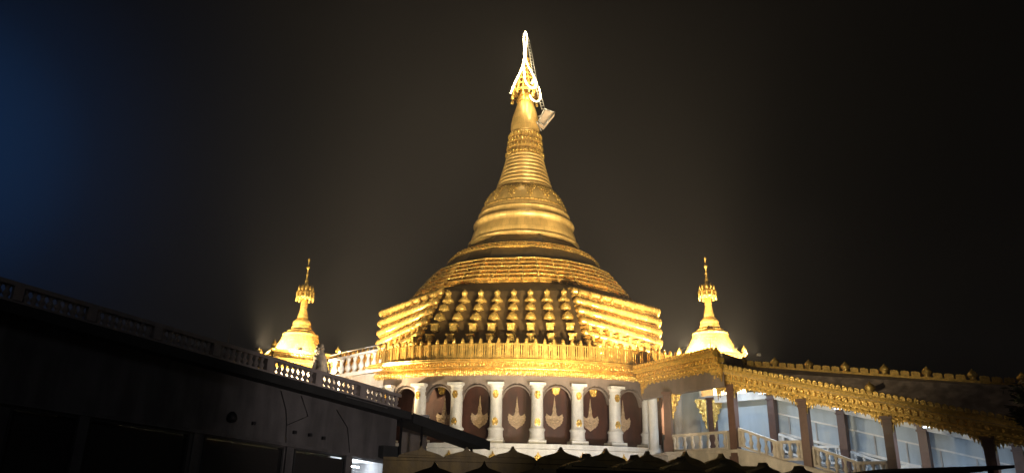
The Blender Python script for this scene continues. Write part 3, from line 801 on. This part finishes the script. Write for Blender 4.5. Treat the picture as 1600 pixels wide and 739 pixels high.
# lit room behind last opening
e0, e1 = edges[-1]
rm = MB(); bbox(rm, e0-.6, e1+.1, WW+2.4, WW+2.5, 0, ZO); bbox(rm, e0-.7, e0-.6, WW+.26, WW+2.4, 0, ZO); bbox(rm, e0-.6, e1+.1, WW+.26, WW+2.5, ZO+.003, ZO+.08)
rm.build('room', WHITE, bld)
l = bpy.data.lights.new('room_lamp', 'POINT'); l.energy = 120; l.color = (.8, .9, 1); l.shadow_soft_size = .15
o = bpy.data.objects.new('room_lamp', l); COL.objects.link(o); o.location = BL((e0+e1)/2, WW+1.2, ZO-.25)
bbox(MB(), (e0+e1)/2-.3, (e0+e1)/2+.35, WW+1.3, WW+1.36, ZO-.20, ZO-.15).build('tube_lamp', LAMPC, bld)
# pilasters
for i in range(4):
    m_ = (edges[i][1]+edges[i+1][0])/2
    pm = MB(); bbox(pm, m_-.12, m_+.12, WW-.10, WW-.003, 0, ZO+.015); pm.build('pilaster', GREYW, bld)
# wall fittings seen on the facade
for u, v, r in ((361, 652, .16), (395, 661, .06), (459, 675, .06), (483, 679, .06), (504, 684, .06)):
    s, z = s_at(u, v, WW); c = BL(s, WW-.06, z)
    if r > .1: MB().lathe((c[0], c[1], c[2]-r), [(0, 0), (r*.7, .03), (r, r*.7), (r*.9, r*1.4), (r*.4, r*2), (0, r*2.1)], 14).build('wall_lamp', BLK, bld)
    else: MB().box(c, (.1, .1, .1), rzb).build('socket_box', BLK, bld)
cb = MB()
for L__ in ([(438, 610), (446, 640), (447, 660), (446, 678), (446, 725)], [(525, 640), (542, 668), (545, 700), (545, 725)], [(470, 618), (480, 650), (447, 664)]):
    cb.tube([BL(s_at(u, v, WW)[0], WW-.04, s_at(u, v, WW)[1]) for u, v in L__], .012, 5)
cb.build('cable', BLK, bld)
s, z = s_at(607, 706, WW)
ac = MB(); bbox(ac, s-.45, s+.3, WW-.3, WW-.01, z-.22, z+.2); ac.build('air_conditioner', DARKST, bld)
# balustrade on the roof (set back)
WB_ = .25; bh = .56
bal = MB(); bbox(bal, S0, -.15, WB_-.1, WB_+.1, HZ, HZ+.10); bbox(bal, S0, -.15, WB_-.12, WB_+.12, HZ+bh-.11, HZ+bh)
balo = bal.build('balustrade', BALG, bld)
sN = -.3; k = 0
proto = None
pstart = BL(sN, WB_, HZ+.10)
pm = MB().lathe(pstart, baluster_prof(bh-.21, .06), 10).build('baluster', BALG, balo)
pos = sN; cnt = 1
while pos > S0+.5 and cnt < 80:
    pos -= .19; cnt += 1
    if cnt % 9 == 0:
        q = MB(); bbox(q, pos-.11, pos+.11, WB_-.13, WB_+.13, HZ+.10, HZ+bh-.112); q.build('post', BALG, balo); pos -= .05; continue
    c = pm.copy(); COL.objects.link(c); c.parent = balo
    nb = BL(pos, WB_, HZ+.10); c.location = (nb[0]-pstart[0], nb[1]-pstart[1], nb[2]-pstart[2])
# canopy beyond the building's end on poles
cano = thing('canopy', BL(6, 1, 0), 'long dark flat canopy running from the building towards the white columns', 'canopy')
sE, zE = s_at(764, 692, -.05)
print('sE', sE, zE, HZ.at(sE))
HC = SZ(HZ.at(.25), (zE+.1-HZ.at(.25))/(sE-.25))
bbox(MB(), .25, sE, -.05, 1.2, HC-sl_th, HC-.02).build('roof_sheet', DARKST, cano)
cbm = MB(); bbox(cbm, .25, sE, -.12, -.055, HC-sl_th-.05, HC+.03); cbm.build('fascia', DARKST, cano)
bbox(MB(), -2.6, -.9, -.09, -.056, HZ-.10, HZ-.07).build('tube_light', METAL, bld)
for u in (625.5, 658):
    s = s_at(u, 690, .05)[0]
    MB().tube([BL(s, .05, 0), BL(s, .05, HC-sl_th)], .045, 8).build('pole', BLK, cano)
s_ = sE-.3
MB().tube([BL(s_, .6, 0), BL(s_, .6, HC-sl_th)], .05, 8).build('pole', BLK, cano)
# antenna on roof
ant = P(355, 545, 14.5)
s, z = s_at(355, 545, 1.4)
ab = BL(s, 1.4, HZ)
tag(MB().tube([ab, (ab[0], ab[1], ab[2]+.05), (ab[0], ab[1], ab[2]+1.5)], [.03, .014, .008], 6).build('antenna', METAL), 'thin upright antenna rod behind the dark roof balustrade', 'antenna')
# pale wall panel beyond the end of the building
wp = thing('garden_wall', P(655, 760, 30), 'short pale plastered wall under the end of the dark canopy', 'wall')
q0 = P(629, 650, 30); q1 = P(668, 650, 30)
MB().hexa([(q0[0], 30, 0), (q1[0], 30, 0), (q1[0], 30.3, 0), (q0[0], 30.3, 0)], [(q0[0], 30, q0[2]), (q1[0], 30, q0[2]-.2), (q1[0], 30.3, q0[2]-.2), (q0[0], 30.3, q0[2])]).build('wall', mat('pale_rendered_wall', (.34, .30, .26), .8, 0, .15, 2, .2, stain=.3), wp)
MB().box(((q0[0]+q1[0])/2, 30.15, q0[2]+.02), (q1[0]-q0[0]+.1, .42, .1)).build('coping', WHITE, wp)
l = bpy.data.lights.new('yard_lamp', 'POINT'); l.energy = 5; l.color = (1, .85, .7); l.shadow_soft_size = .2
o = bpy.data.objects.new('yard_lamp', l); COL.objects.link(o); o.location = P(672, 745, 28)

# ================================================================== right stair gallery
G0 = P(1149, 690, 36)
gd = (.6925, -.7214); gn = (.7214, .6925); BAY = 3.47
ZG0 = zv(G0[0], G0[1], 601)       # column top at s=0
ZF0 = zv(G0[0], G0[1], 702)       # landing floor
SLP = .268
print('gallery', G0, ZG0, ZF0)
def GT(s): return ZG0 - SLP*max(0, s)
def GF(s): return ZF0 - SLP*max(0, s)
def G(s, w, z): return (G0[0]+gd[0]*s+gn[0]*w, G0[1]+gd[1]*s+gn[1]*w, z)
def gbox(mb, s0, s1, w0, w1, zb, zt):
    """zb, zt: functions of s"""
    mb.hexa([G(s0, w0, zb(s0)), G(s1, w0, zb(s1)), G(s1, w1, zb(s1)), G(s0, w1, zb(s0))], [G(s0, w0, zt(s0)), G(s1, w0, zt(s1)), G(s1, w1, zt(s1)), G(s0, w1, zt(s0))]); return mb
gal = thing('stair_gallery', G(0, 0, 0), 'roofed gallery with gold eaves and brown columns stepping down to the right', 'gallery')
SE = 15.2
GWD = 3.9
rzg = atan2(gd[1], gd[0])
def zs(o): return lambda s: GT(s)+o
def zf(o): return lambda s: GF(s)+o
# columns
def gcol(s, w, zb, zt):
    b = MB(); h = zt-zb; c = G(s, w, (zb+zt)/2)
    b.box(c, (.36, .36, h), rzg); 
    for q in (-.13, 0, .13):
        pass
    b.box(G(s, w, zb+.35), (.46, .46, .7), rzg); b.box(G(s, w, zt-.30), (.44, .44, .08), rzg); b.box(G(s, w, zt-.05), (.5, .5, .12), rzg)
    return b
for k in range(5):
    c = gcol(k*BAY, 0, GF(k*BAY)-1.0, GT(k*BAY)).build('column', TEAK, gal)
for k in range(-1, 5):
    c = gcol(k*BAY, GWD, GF(k*BAY)-1.0, GT(k*BAY)).build('column', TEAK, gal)
L0 = P(1046, 690, 39.2)
# landing front column
zl = zv(L0[0], L0[1], 600)
b = MB().box((L0[0], L0[1], (ZF0+ZG0)/2), (.36, .36, ZG0-ZF0), 1.1).box((L0[0], L0[1], ZF0+.3), (.46, .46, .6), 1.1).box((L0[0], L0[1], ZG0-.05), (.5, .5, .12), 1.1)
b.build('column', TEAK, gal)
# roof planes
EV = -.75; RW = 1.9
def RHs(s): return GT(s)+.42+.70+.10*max(0, s)
def EVs(s): return GT(s)+.62
rf = MB()
for a, c in ((-.4, 0), (0, SE)):
    for w0, w1, f0, f1 in ((EV+.15, RW, EVs, RHs), (RW, GWD+.7, RHs, EVs)):
        rf.hexa([G(a, w0, f0(a)-.1), G(c, w0, f0(c)-.1), G(c, w1, f1(c)-.1), G(a, w1, f1(a)-.1)], [G(a, w0, f0(a)), G(c, w0, f0(c)), G(c, w1, f1(c)), G(a, w1, f1(a))])
rf.build('roof', ROOF, gal)
MB().extr([(EV+.2, .5), (GWD+.6, .5), (RW, 1.08)], G(-.42, 0, GT(0)), (gn[0], gn[1], 0), (0, 0, 1), (-gd[0], -gd[1], 0), .08).build('gable', ROOF, gal)
# ceiling
cl = MB(); gbox(cl, -.3, SE, -.2, GWD+.3, zs(.12), zs(.2)); cl.build('ceiling', WHITE, gal)
# white ceiling lattice beams
bm_ = MB()
for k in range(5): gbox(bm_, k*BAY-.12, k*BAY+.12, .2, GWD-.2, zs(-.02), zs(.118))
gbox(bm_, 0, SE, GWD-.15, GWD+.15, zs(-.28), zs(.117)); gbox(bm_, -4.2, 0, GWD-.15, GWD+.15, zs(-.28), zs(.117))
bm_.build('beam', WHITE, gal)
# front cornice: stepped mouldings + pattern + fringe
def cornice_run(pA, pB, nrm, parent, zc=0, phang=True, bays=1, name='eaves_cornice'):
    """pA, pB: column-top points on the column line; nrm: unit vector outwards"""
    b = MB(); A = mathutils.Vector(pA); B = mathutils.Vector(pB); N = mathutils.Vector((nrm[0], nrm[1], 0)); Z = mathutils.Vector((0, 0, 1))
    for o0, o1, z0, z1 in ((-.1, .22, -.02, .16), (.22-.05, .36, .16, .24), (-.1, .30, .24, .46), (.2, .52, .46, .54), (.2, .64, .54, .66), (.1, .56, .66, .76)):
        b.hexa([A+N*o0+Z*z0, B+N*o0+Z*z0, B+N*o1+Z*z0, A+N*o1+Z*z0], [A+N*o0+Z*z1, B+N*o0+Z*z1, B+N*o1+Z*z1, A+N*o1+Z*z1])
    o_ = b.build(name, GOLDD, parent)
    L = (B-A).length; t = (B-A)/L
    f = MB(); n = int(L/.26)
    for k in range(n):
        c = A+(B-A)*((k+.5)/n)
        q = c+N*.30+Z*.35; 
        # arched panels (small relief lunettes)
        ol = [(-.085, -.09), (.085, -.09), (.095, .02), (.06, .09), (0, .12), (-.06, .09), (-.095, .02)]
        f.extr(ol, tuple(q), tuple(t), (0, 0, 1), tuple(N), .11)
    n = int(L/.24)
    for k in range(n):
        c = A+(B-A)*((k+.5)/n)
        f.extr([(-.10, -.02), (.10, -.02), (.105, .10), (.06, .15), (0, .17), (-.06, .15), (-.105, .10)], tuple(c+N*.50+Z*.76), tuple(t), (0, 0, 1), tuple(N), .08)
        f.lathe(tuple(c+N*.26+Z*.07), [(0, -.08), (.07, 0), (0, .08)], 6)
    f.hexa([A+N*.2+Z*.1, B+N*.2+Z*.1, B+N*.315+Z*.1, A+N*.315+Z*.1], [A+N*.2+Z*.78, B+N*.2+Z*.78, B+N*.315+Z*.78, A+N*.315+Z*.78])
    f.build('eaves_relief', GOLDB, o_)
    # hanging fringe, deeper beside the columns
    g = MB()
    for bi in range(bays):
        n = max(6, int(L/bays/.13))
        for k in range(n):
            u = (k+.5)/n; c = A+(B-A)*((bi+u)/bays)
            e = min(u, 1-u)*(L/bays)
            dr = .16 + .66*max(0, 1-e/.75)**1.5 + .05*sin(k*2.3)
            g.extr([(-.06, 0), (.06, 0), (.075, -dr*.35), (.03, -dr*.7), (0, -dr), (-.03, -dr*.7), (-.075, -dr*.35)], tuple(c+N*.06+Z*.02), tuple(t), (0, 0, 1), tuple(N), .05+.02*(k % 2))
            if dr > .3: g.lathe(tuple(c+N*.10-Z*(dr*.45)), [(0, -.06), (.05, 0), (0, .06)], 6)
    g.build('eaves_fringe', GOLDB, o_)
    return o_
cornice_run(G(-.75, 0, GT(-.0)+.03), G(0, 0, GT(0)+.001), (-gn[0], -gn[1]), gal)
for k in range(4):
    cornice_run(G(k*BAY, 0, GT(k*BAY)), G((k+1)*BAY, 0, GT((k+1)*BAY)), (-gn[0], -gn[1]), gal)
cornice_run(G(4*BAY, 0, GT(4*BAY)), G(SE, 0, GT(SE)), (-gn[0], -gn[1]), gal)
# ridge crest
cr_ = MB(); n = int((SE+.3)/.42)
def CP(s, o): return G(s, RW, RHs(s)+o)
for a, c in ((-.4, 0), (0, SE)):
    cr_.hexa([G(a, RW-.1, RHs(a)-.05), G(c, RW-.1, RHs(c)-.05), G(c, RW+.1, RHs(c)-.05), G(a, RW+.1, RHs(a)-.05)], [G(a, RW-.1, RHs(a)+.08), G(c, RW-.1, RHs(c)+.08), G(c, RW+.1, RHs(c)+.08), G(a, RW+.1, RHs(a)+.08)])
for k in range(n):
    s = -.3+k*.42
    if k % 4 == 0: continue
    cr_.extr([(-.17, 0), (.17, 0), (.18, .15), (.12, .22), (.06, .19), (0, .24), (-.06, .19), (-.12, .22), (-.18, .15)], CP(s, .07), (gd[0], gd[1], -SLP+.1 if s > 0 else 0), (0, 0, 1), (-gn[0], -gn[1], 0), .1)
cro = cr_.build('ridge_crest', GOLDD, gal)
for k in range(0, n, 4):
    s = -.3+k*.42
    MB().lathe(CP(s, .05), [(.10, 0), (.16, .05), (.11, .10), (.20, .19), (.21, .27), (.13, .37), (.05, .43), (0, .52)], 14).build('finial', GOLDB, cro)
c = G(1.55*BAY+1.2, EV+.3, GT(1.55*BAY+1.2)+.8)
MB().lathe(c, [(.10, 0), (.16, .05), (.11, .10), (.20, .19), (.21, .27), (.13, .37), (.05, .43), (0, .52)], 14).build('finial', GOLDB, gal)
# back wall
bw = MB(); gbox(bw, -4.5, 0, GWD+.35, GWD+.5, zf(-.6), zs(.12)); gbox(bw, 0, SE, GWD+.35, GWD+.5, lambda s: GF(s)-1.2, zs(.119)); bw.build('back_wall', BLUEW, gal)
ldg = MB(); gbox(ldg, 0, SE, GWD+.24, GWD+.348, zf(1.0), zf(1.12)); gbox(ldg, 0, SE, GWD+.26, GWD+.347, zs(-1.0), zs(-.92)); ldg.build('wall_ledge', WHITE, gal)
for k in range(11):
    pw = MB(); s = (k+.5)*1.35
    gbox(pw, s-.03, s+.03, GWD+.30, GWD+.346, zf(-.2), zs(-1.01)); pw.build('wall_batten', STEP, gal)
# brackets
brk = [(0, 0), (.55, 0), (.62, -.12), (.50, -.25), (.52, -.42), (.36, -.52), (.38, -.72), (.24, -.82), (.25, -1.05), (.12, -1.2), (.10, -1.45), (0, -1.6)]
def bracket(o, ux, parent, sc=1.0):
    n_ = (-ux[1], ux[0], 0)
    b = MB().extr([(a*sc, c_*sc) for a, c_ in brk], o, ux, (0, 0, 1), n_, .08)
    for a, c_ in ((.3, -.12), (.3, -.35), (.2, -.6), (.14, -.85), (.07, -1.15)):
        for sg in (-.03, .11): b.lathe((o[0]+ux[0]*a*sc+n_[0]*sg, o[1]+ux[1]*a*sc+n_[1]*sg, o[2]+c_*sc), [(0, -.09), (.09, 0), (0, .09)], 7)
    return b.build('bracket', GOLDB, parent)
c = G(-BAY, GWD-.25, ZG0-.1)
bracket(off(c, (gd[0]*.2, gd[1]*.2, 0)), (cos(.15), sin(.15), 0), gal, 1.0); bracket(off(c, (-.2, 0, 0)), (-1, 0, 0), gal, 1.0)
bracket((L0[0]+.2, L0[1]-.05, ZG0-.02), (.95, -.3, 0), gal, .85)
for k in range(1, 5): pass
# landing slab, stairs, stringer
Lp = (L0[0], L0[1])
def ringpt(th): return at(th, RR+.6, 0)
lp = [(L0[0]-.25, L0[1]-.3), (G0[0]+.0, G0[1]-.35), G(0.3, GWD+.3, 0)[:2], G(-4.2, GWD+.3, 0)[:2], at(radians(34), RR-.5, 0)[:2], at(radians(30), RR-.2, 0)[:2]]
def prism(mb, poly, z0, z1):
    n = len(poly); vs = [(x, y, z0) for x, y in poly]+[(x, y, z1) for x, y in poly]
    mb.add(vs, [tuple(range(n-1, -1, -1)), tuple(range(n, 2*n))]+[(i, (i+1) % n, n+(i+1) % n, n+i) for i in range(n)]); return mb
prism(MB(), lp, ZF0-.14, ZF0).build('landing', CREAM, gal)
prism(MB(), [lerp(p, (sum(q[0] for q in lp)/6, sum(q[1] for q in lp)/6), .05) for p in lp], 0, ZF0-.142).build('landing_base', CREAM, gal)
st = MB(); nst = 46; drop = SLP*SE/nst
for k in range(nst):
    s0 = .3+k*(SE-.3)/nst; s1 = .3+(k+1)*(SE-.3)/nst; z = ZF0-(k+1)*drop
    st.hexa([G(s0, .15, z-1), G(s1, .15, z-1), G(s1, GWD-.15, z-1), G(s0, GWD-.15, z-1)], [G(s0, .15, z), G(s1, .15, z), G(s1, GWD-.15, z), G(s0, GWD-.15, z)])
st.build('stairs', STEP, gal)
sg_ = MB(); gbox(sg_, .2, SE, -.22, .145, lambda s: -.0, zf(.10)); sg_.build('stringer_wall', CREAM, gal)
sg_ = MB(); gbox(sg_, .2, SE, GWD-.14, GWD+.2, lambda s: -.0, zf(.08)); sg_.build('stringer_wall', CREAM, gal)
# balustrades
def balustrade(pA, pB, n, parent, m_, h=.85, r=.07, base=True):
    b = MB()
    b.beam(off(pA, (0, 0, h)), off(pB, (0, 0, h)), .2, .12)
    b.beam(off(pA, (0, 0, .06)), off(pB, (0, 0, .06)), .2, .10)
    for q in (lerp(pA, pB, .012), lerp(pA, pB, .988)): b.box((q[0], q[1], q[2]+h/2), (.13, .13, h), .3)
    o_ = b.build('balustrade', m_, parent)
    for k in range(n):
        q = lerp(pA, pB, (k+.5)/n)
        MB().lathe((q[0], q[1], q[2]+.1), baluster_prof(h-.15, r), 10).build('baluster', m_, o_)
    return o_
balustrade((L0[0]+.2, L0[1]-.1, ZF0), (G0[0]-.25, G0[1]+.1, ZF0), 7, gal, CREAM, .80)
for k in range(5):
    s0 = k*BAY+.25; s1 = min(SE, (k+1)*BAY-.25); sm1 = s0+(s1-s0)*.62
    zA = GF(s0)+.10; zB = GF(s1)+.32
    pA = G(s0, 0, zA+.1); pM = G(sm1, 0, zB); pB = G(s1, 0, zB)
    balustrade(pA, pM, 5, gal, CREAM, .8); balustrade(pM, pB, 3, gal, CREAM, .8)
    pA = G(s0, GWD, zA+.1); pM = G(sm1, GWD, zB); pB = G(s1, GWD, zB)
    balustrade(pA, pM, 5, gal, WHITE, .8); balustrade(pM, pB, 3, gal, WHITE, .8)
# balustrade at ring side of the landing
c1 = at(radians(32.0), RR+.8, ZF0)
balustrade((c1[0], c1[1], ZF0), (L0[0]-.2, L0[1]+.1, ZF0), 4, gal, DARKST, .8)
# landing roof: passage between the pagoda and the gallery
pas = thing('entrance_passage', (L0[0], L0[1], ZF0), 'short gold edged passage joining the pagoda colonnade to the stair gallery', 'passage')
rA = P(1003, 596, 41.5); rB = P(1130, 576, 35.6)
zc = ZG0+.05
A_ = (rA[0], rA[1], rA[2]); B_ = (rB[0], rB[1], rB[2])
nn = mathutils.Vector((-(A_[1]-B_[1]), (A_[0]-B_[0]), 0)).normalized()
if nn.y > 0: nn = -nn
zm = (A_[2]+B_[2])/2
print('passage z', A_[2], B_[2])
A_ = (A_[0], A_[1], zm); B_ = (B_[0], B_[1], zm)
cornice_run(A_, B_, (nn.x, nn.y), pas)
# return of the cornice turning the corner, roof slab, soffit
Bk = G(-.5, GWD+.3, zm)
poly = [(A_[0], A_[1]), (B_[0], B_[1]), Bk[:2], G(-4.6, GWD+.3, 0)[:2], at(radians(38), RR-.3, 0)[:2]]
prism(MB(), poly, zm+.0, zm+.12).build('soffit', WHITE, pas)
prism(MB(), poly, zm+.122, zm+.7).build('roof', ROOF, pas)
prism(MB(), [(A_[0], A_[1]), (B_[0], B_[1]), (B_[0]+.2, B_[1]+.35), (A_[0]+.2, A_[1]+.35)], ZG0-.1, zm-.003).build('beam', MAUVE, pas)
fb = MB()
for k in range(9):
    q = lerp(A_, B_, (k+.5)/9); fb.lathe((q[0], q[1]+.1, q[2]+.7), [(.08, 0), (.12, .05), (.07, .1), (.13, .2), (.06, .3), (0, .38)], 8)
fb.build('roof_crest', GOLDB, pas)
# landing pillars, white, behind
for u, Y in ((1022, 42.0), (1062, 43.5), (1072, 44.5)):
    p = P(u, 690, Y)
    MB().lathe((p[0], p[1], ZF0), [(.36, 0), (.36, .2), (.27, .3), (.25, zm-ZF0-.4), (.33, zm-ZF0-.2), (.36, zm-ZF0-.003)], 20).build('pillar', WHITE, pas)
# panelled white screen behind landing (end wall)
p0 = G(-4.4, GWD+.6, ZF0); 
MB().hexa([(G(-4.4, GWD+.3, 0)[0], G(-4.4, GWD+.3, 0)[1], ZF0), (at(radians(36), RR+.1, 0)[0], at(radians(36), RR+.1, 0)[1], ZF0), (at(radians(36), RR-.1, 0)[0]+.1, at(radians(36), RR-.1, 0)[1]+.1, ZF0), (G(-4.4, GWD+.5, 0)[0], G(-4.4, GWD+.5, 0)[1], ZF0)],
          [(G(-4.4, GWD+.3, 0)[0], G(-4.4, GWD+.3, 0)[1], zm), (at(radians(36), RR+.1, 0)[0], at(radians(36), RR+.1, 0)[1], zm), (at(radians(36), RR-.1, 0)[0]+.1, at(radians(36), RR-.1, 0)[1]+.1, zm), (G(-4.4, GWD+.5, 0)[0], G(-4.4, GWD+.5, 0)[1], zm)]).build('screen_wall', BLUEW, pas)
# tube lights inside gallery and passage
def tube_light(p, rz, e, label):
    t = thing('tube_light', p, label, 'light', 'cool tube lights under the gallery ceiling')
    MB().box(p, (1.2, .06, .05), rz).build('tube', LAMPC, t); MB().box((p[0], p[1], p[2]+.045), (1.26, .1, .03), rz).build('housing', METAL, t)
    l = bpy.data.lights.new('tube_lamp', 'AREA'); l.shape = 'RECTANGLE'; l.size = 1.2; l.size_y = .12; l.energy = e; l.color = (.66, .82, 1)
    o = bpy.data.objects.new('tube_lamp', l); COL.objects.link(o); o.location = (p[0], p[1], p[2]-.05); o.rotation_euler = (0, 0, rz)
names = ['first', 'second', 'third', 'fourth', 'fifth']
for k in range(4):
    s = (k+.5)*BAY
    tube_light(G(s, .5, GT(s)+.03), rzg, (150, 55, 130, 40)[k], names[k]+' tube light down the stair gallery counted from the landing')
cc = G(-1.6, 2.0, zm-.15)
tube_light(cc, rzg, 110, 'tube light over the landing between passage and gallery')

# ================================================================== ogee merlon walls in front
def ogee(w, h, n=10):
    """outline of half pointed bulb merlon"""
    R_ = []
    for k in range(n+1):
        t = k/n
        x = w/2*(1-t)**.0*(1 - t**1.0) if False else None
    pts = [(1.0, 0), (.99, .08), (.93, .17), (.82, .28), (.66, .38), (.48, .46), (.32, .53), (.19, .61), (.11, .71), (.055, .84), (.015, 1.0)]
    R_ = [(a*w/2, b*h) for a, b in pts]
    return R_+[(-a, b) for a, b in reversed(R_)]
def merlon_wall(name, tips, Y0, Y1, h, m_, label, wfac=.98, th=.25):
    P3 = [P(u, v, Y0+(Y1-Y0)*k/(len(tips)-1)) for k, (u, v) in enumerate(tips)]
    t = thing(name, (P3[0][0], P3[0][1], 0), label, 'wall', 'merlon walls in front of the pagoda')
    zb = sum(p[2] for p in P3)/len(P3)-h
    a, b_ = P3[0], P3[-1]
    MB().beam((a[0]-1.0, a[1], zb/2), (b_[0]+1.0, b_[1], zb/2), th+.05, zb).build('wall', m_, t)
    MB().beam((a[0]-1.0, a[1], zb+.03), (b_[0]+1.0, b_[1], zb+.03), th+.16, .08).build('coping', m_, t)
    for k, p in enumerate(P3):
        q = P3[min(k+1, len(P3)-1)]; q0 = P3[max(k-1, 0)]
        d = mathutils.Vector((q[0]-q0[0], q[1]-q0[1], 0)); n_ = (len(P3)-1 if 0 < k < len(P3)-1 else 0)
        w = d.length/(2 if 0 < k < len(P3)-1 else 1)*wfac; d.normalize()
        nrm = (d.y, -d.x, 0)
        o = ogee(w, p[2]-zb-.07)
        m1 = MB().extr(o, (p[0]-nrm[0]*th/2, p[1]-nrm[1]*th/2, zb+.07), (d.x, d.y, 0), (0, 0, 1), nrm, th)
        m1.extr([(a_*.72, .04+b_*.74) for a_, b_ in o], (p[0]+nrm[0]*th/2, p[1]+nrm[1]*th/2, zb+.09), (d.x, d.y, 0), (0, 0, 1), nrm, .04)
        m1.build('merlon', m_, t)
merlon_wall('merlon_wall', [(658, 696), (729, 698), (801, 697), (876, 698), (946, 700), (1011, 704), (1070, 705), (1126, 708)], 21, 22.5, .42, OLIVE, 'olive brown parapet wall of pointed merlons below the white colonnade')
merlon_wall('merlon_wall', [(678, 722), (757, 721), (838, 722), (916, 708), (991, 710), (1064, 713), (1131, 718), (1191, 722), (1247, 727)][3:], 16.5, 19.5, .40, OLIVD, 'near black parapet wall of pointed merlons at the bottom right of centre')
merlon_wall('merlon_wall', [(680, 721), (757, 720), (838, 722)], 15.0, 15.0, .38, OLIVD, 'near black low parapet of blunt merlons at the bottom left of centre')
# dark rail in the right foreground
q0 = P(1375, 737, 14); q1 = P(1586, 730.5, 13.4)
hr = thing('shed_roof', (q0[0], q0[1], 0), 'dark thin roof edge low in the right foreground', 'roof')
MB().hexa([q0, q1, off(q1, (.1, 1.6, -.05)), off(q0, (-.1, 1.6, -.05))], [off(q0, (0, 0, .05)), off(q1, (0, 0, .05)), off(q1, (.1, 1.6, 0)), off(q0, (-.1, 1.6, 0))]).build('sheet', DARKST, hr)
for q in (lerp(q0, q1, .1), lerp(q0, q1, .9)): MB().tube([(q[0], q[1]+.3, 0), (q[0], q[1]+.3, q[2])], .04, 8).build('pole', BLK, hr)

# ================================================================== tree at the right end
def tree(x, y, h, cz, rad, label, seed, n=900):
    rnd = random.Random(seed)
    t = thing('tree', (x, y, 0), label, 'tree')
    b = MB().tube([(x, y, 0), (x+.1, y, cz*.5), (x-.05, y, cz)], [.22, .17, .1], 8)
    for k in range(7):
        a = rnd.random()*6.28; b.tube([(x, y, cz*.75), (x+rad*.4*cos(a), y+rad*.4*sin(a), cz+.2), (x+rad*.8*cos(a), y+rad*.8*sin(a), cz+rad*.6*rnd.random())], [.08, .05, .02], 5)
    b.build('trunk', BARK, t)
    c = MB()
    clumps = [(x+rad*rnd.uniform(-.8, .8), y+rad*rnd.uniform(-.8, .8), cz+rad*rnd.uniform(-.6, .9)) for _ in range(16)]
    for _ in range(n):
        q = rnd.choice(clumps); p = mathutils.Vector(q)+mathutils.Vector((rnd.gauss(0, .3), rnd.gauss(0, .3), rnd.gauss(0, .25)))*rad*.55
        d = mathutils.Vector((rnd.gauss(0, 1), rnd.gauss(0, 1), rnd.gauss(0, .6))).normalized(); e = d.orthogonal().normalized(); s = rnd.uniform(.07, .16)
        c.add([p-d*s, p+e*s*.4, p+d*s, p-e*s*.4], [(0, 1, 2, 3)])
    c.build('crown', LEAF, t)
p = P(1606, 640, 24)
tree(p[0], p[1], 6, p[2]-.1, .8, 'dark leafy tree at the lower right end of the gallery', 3)
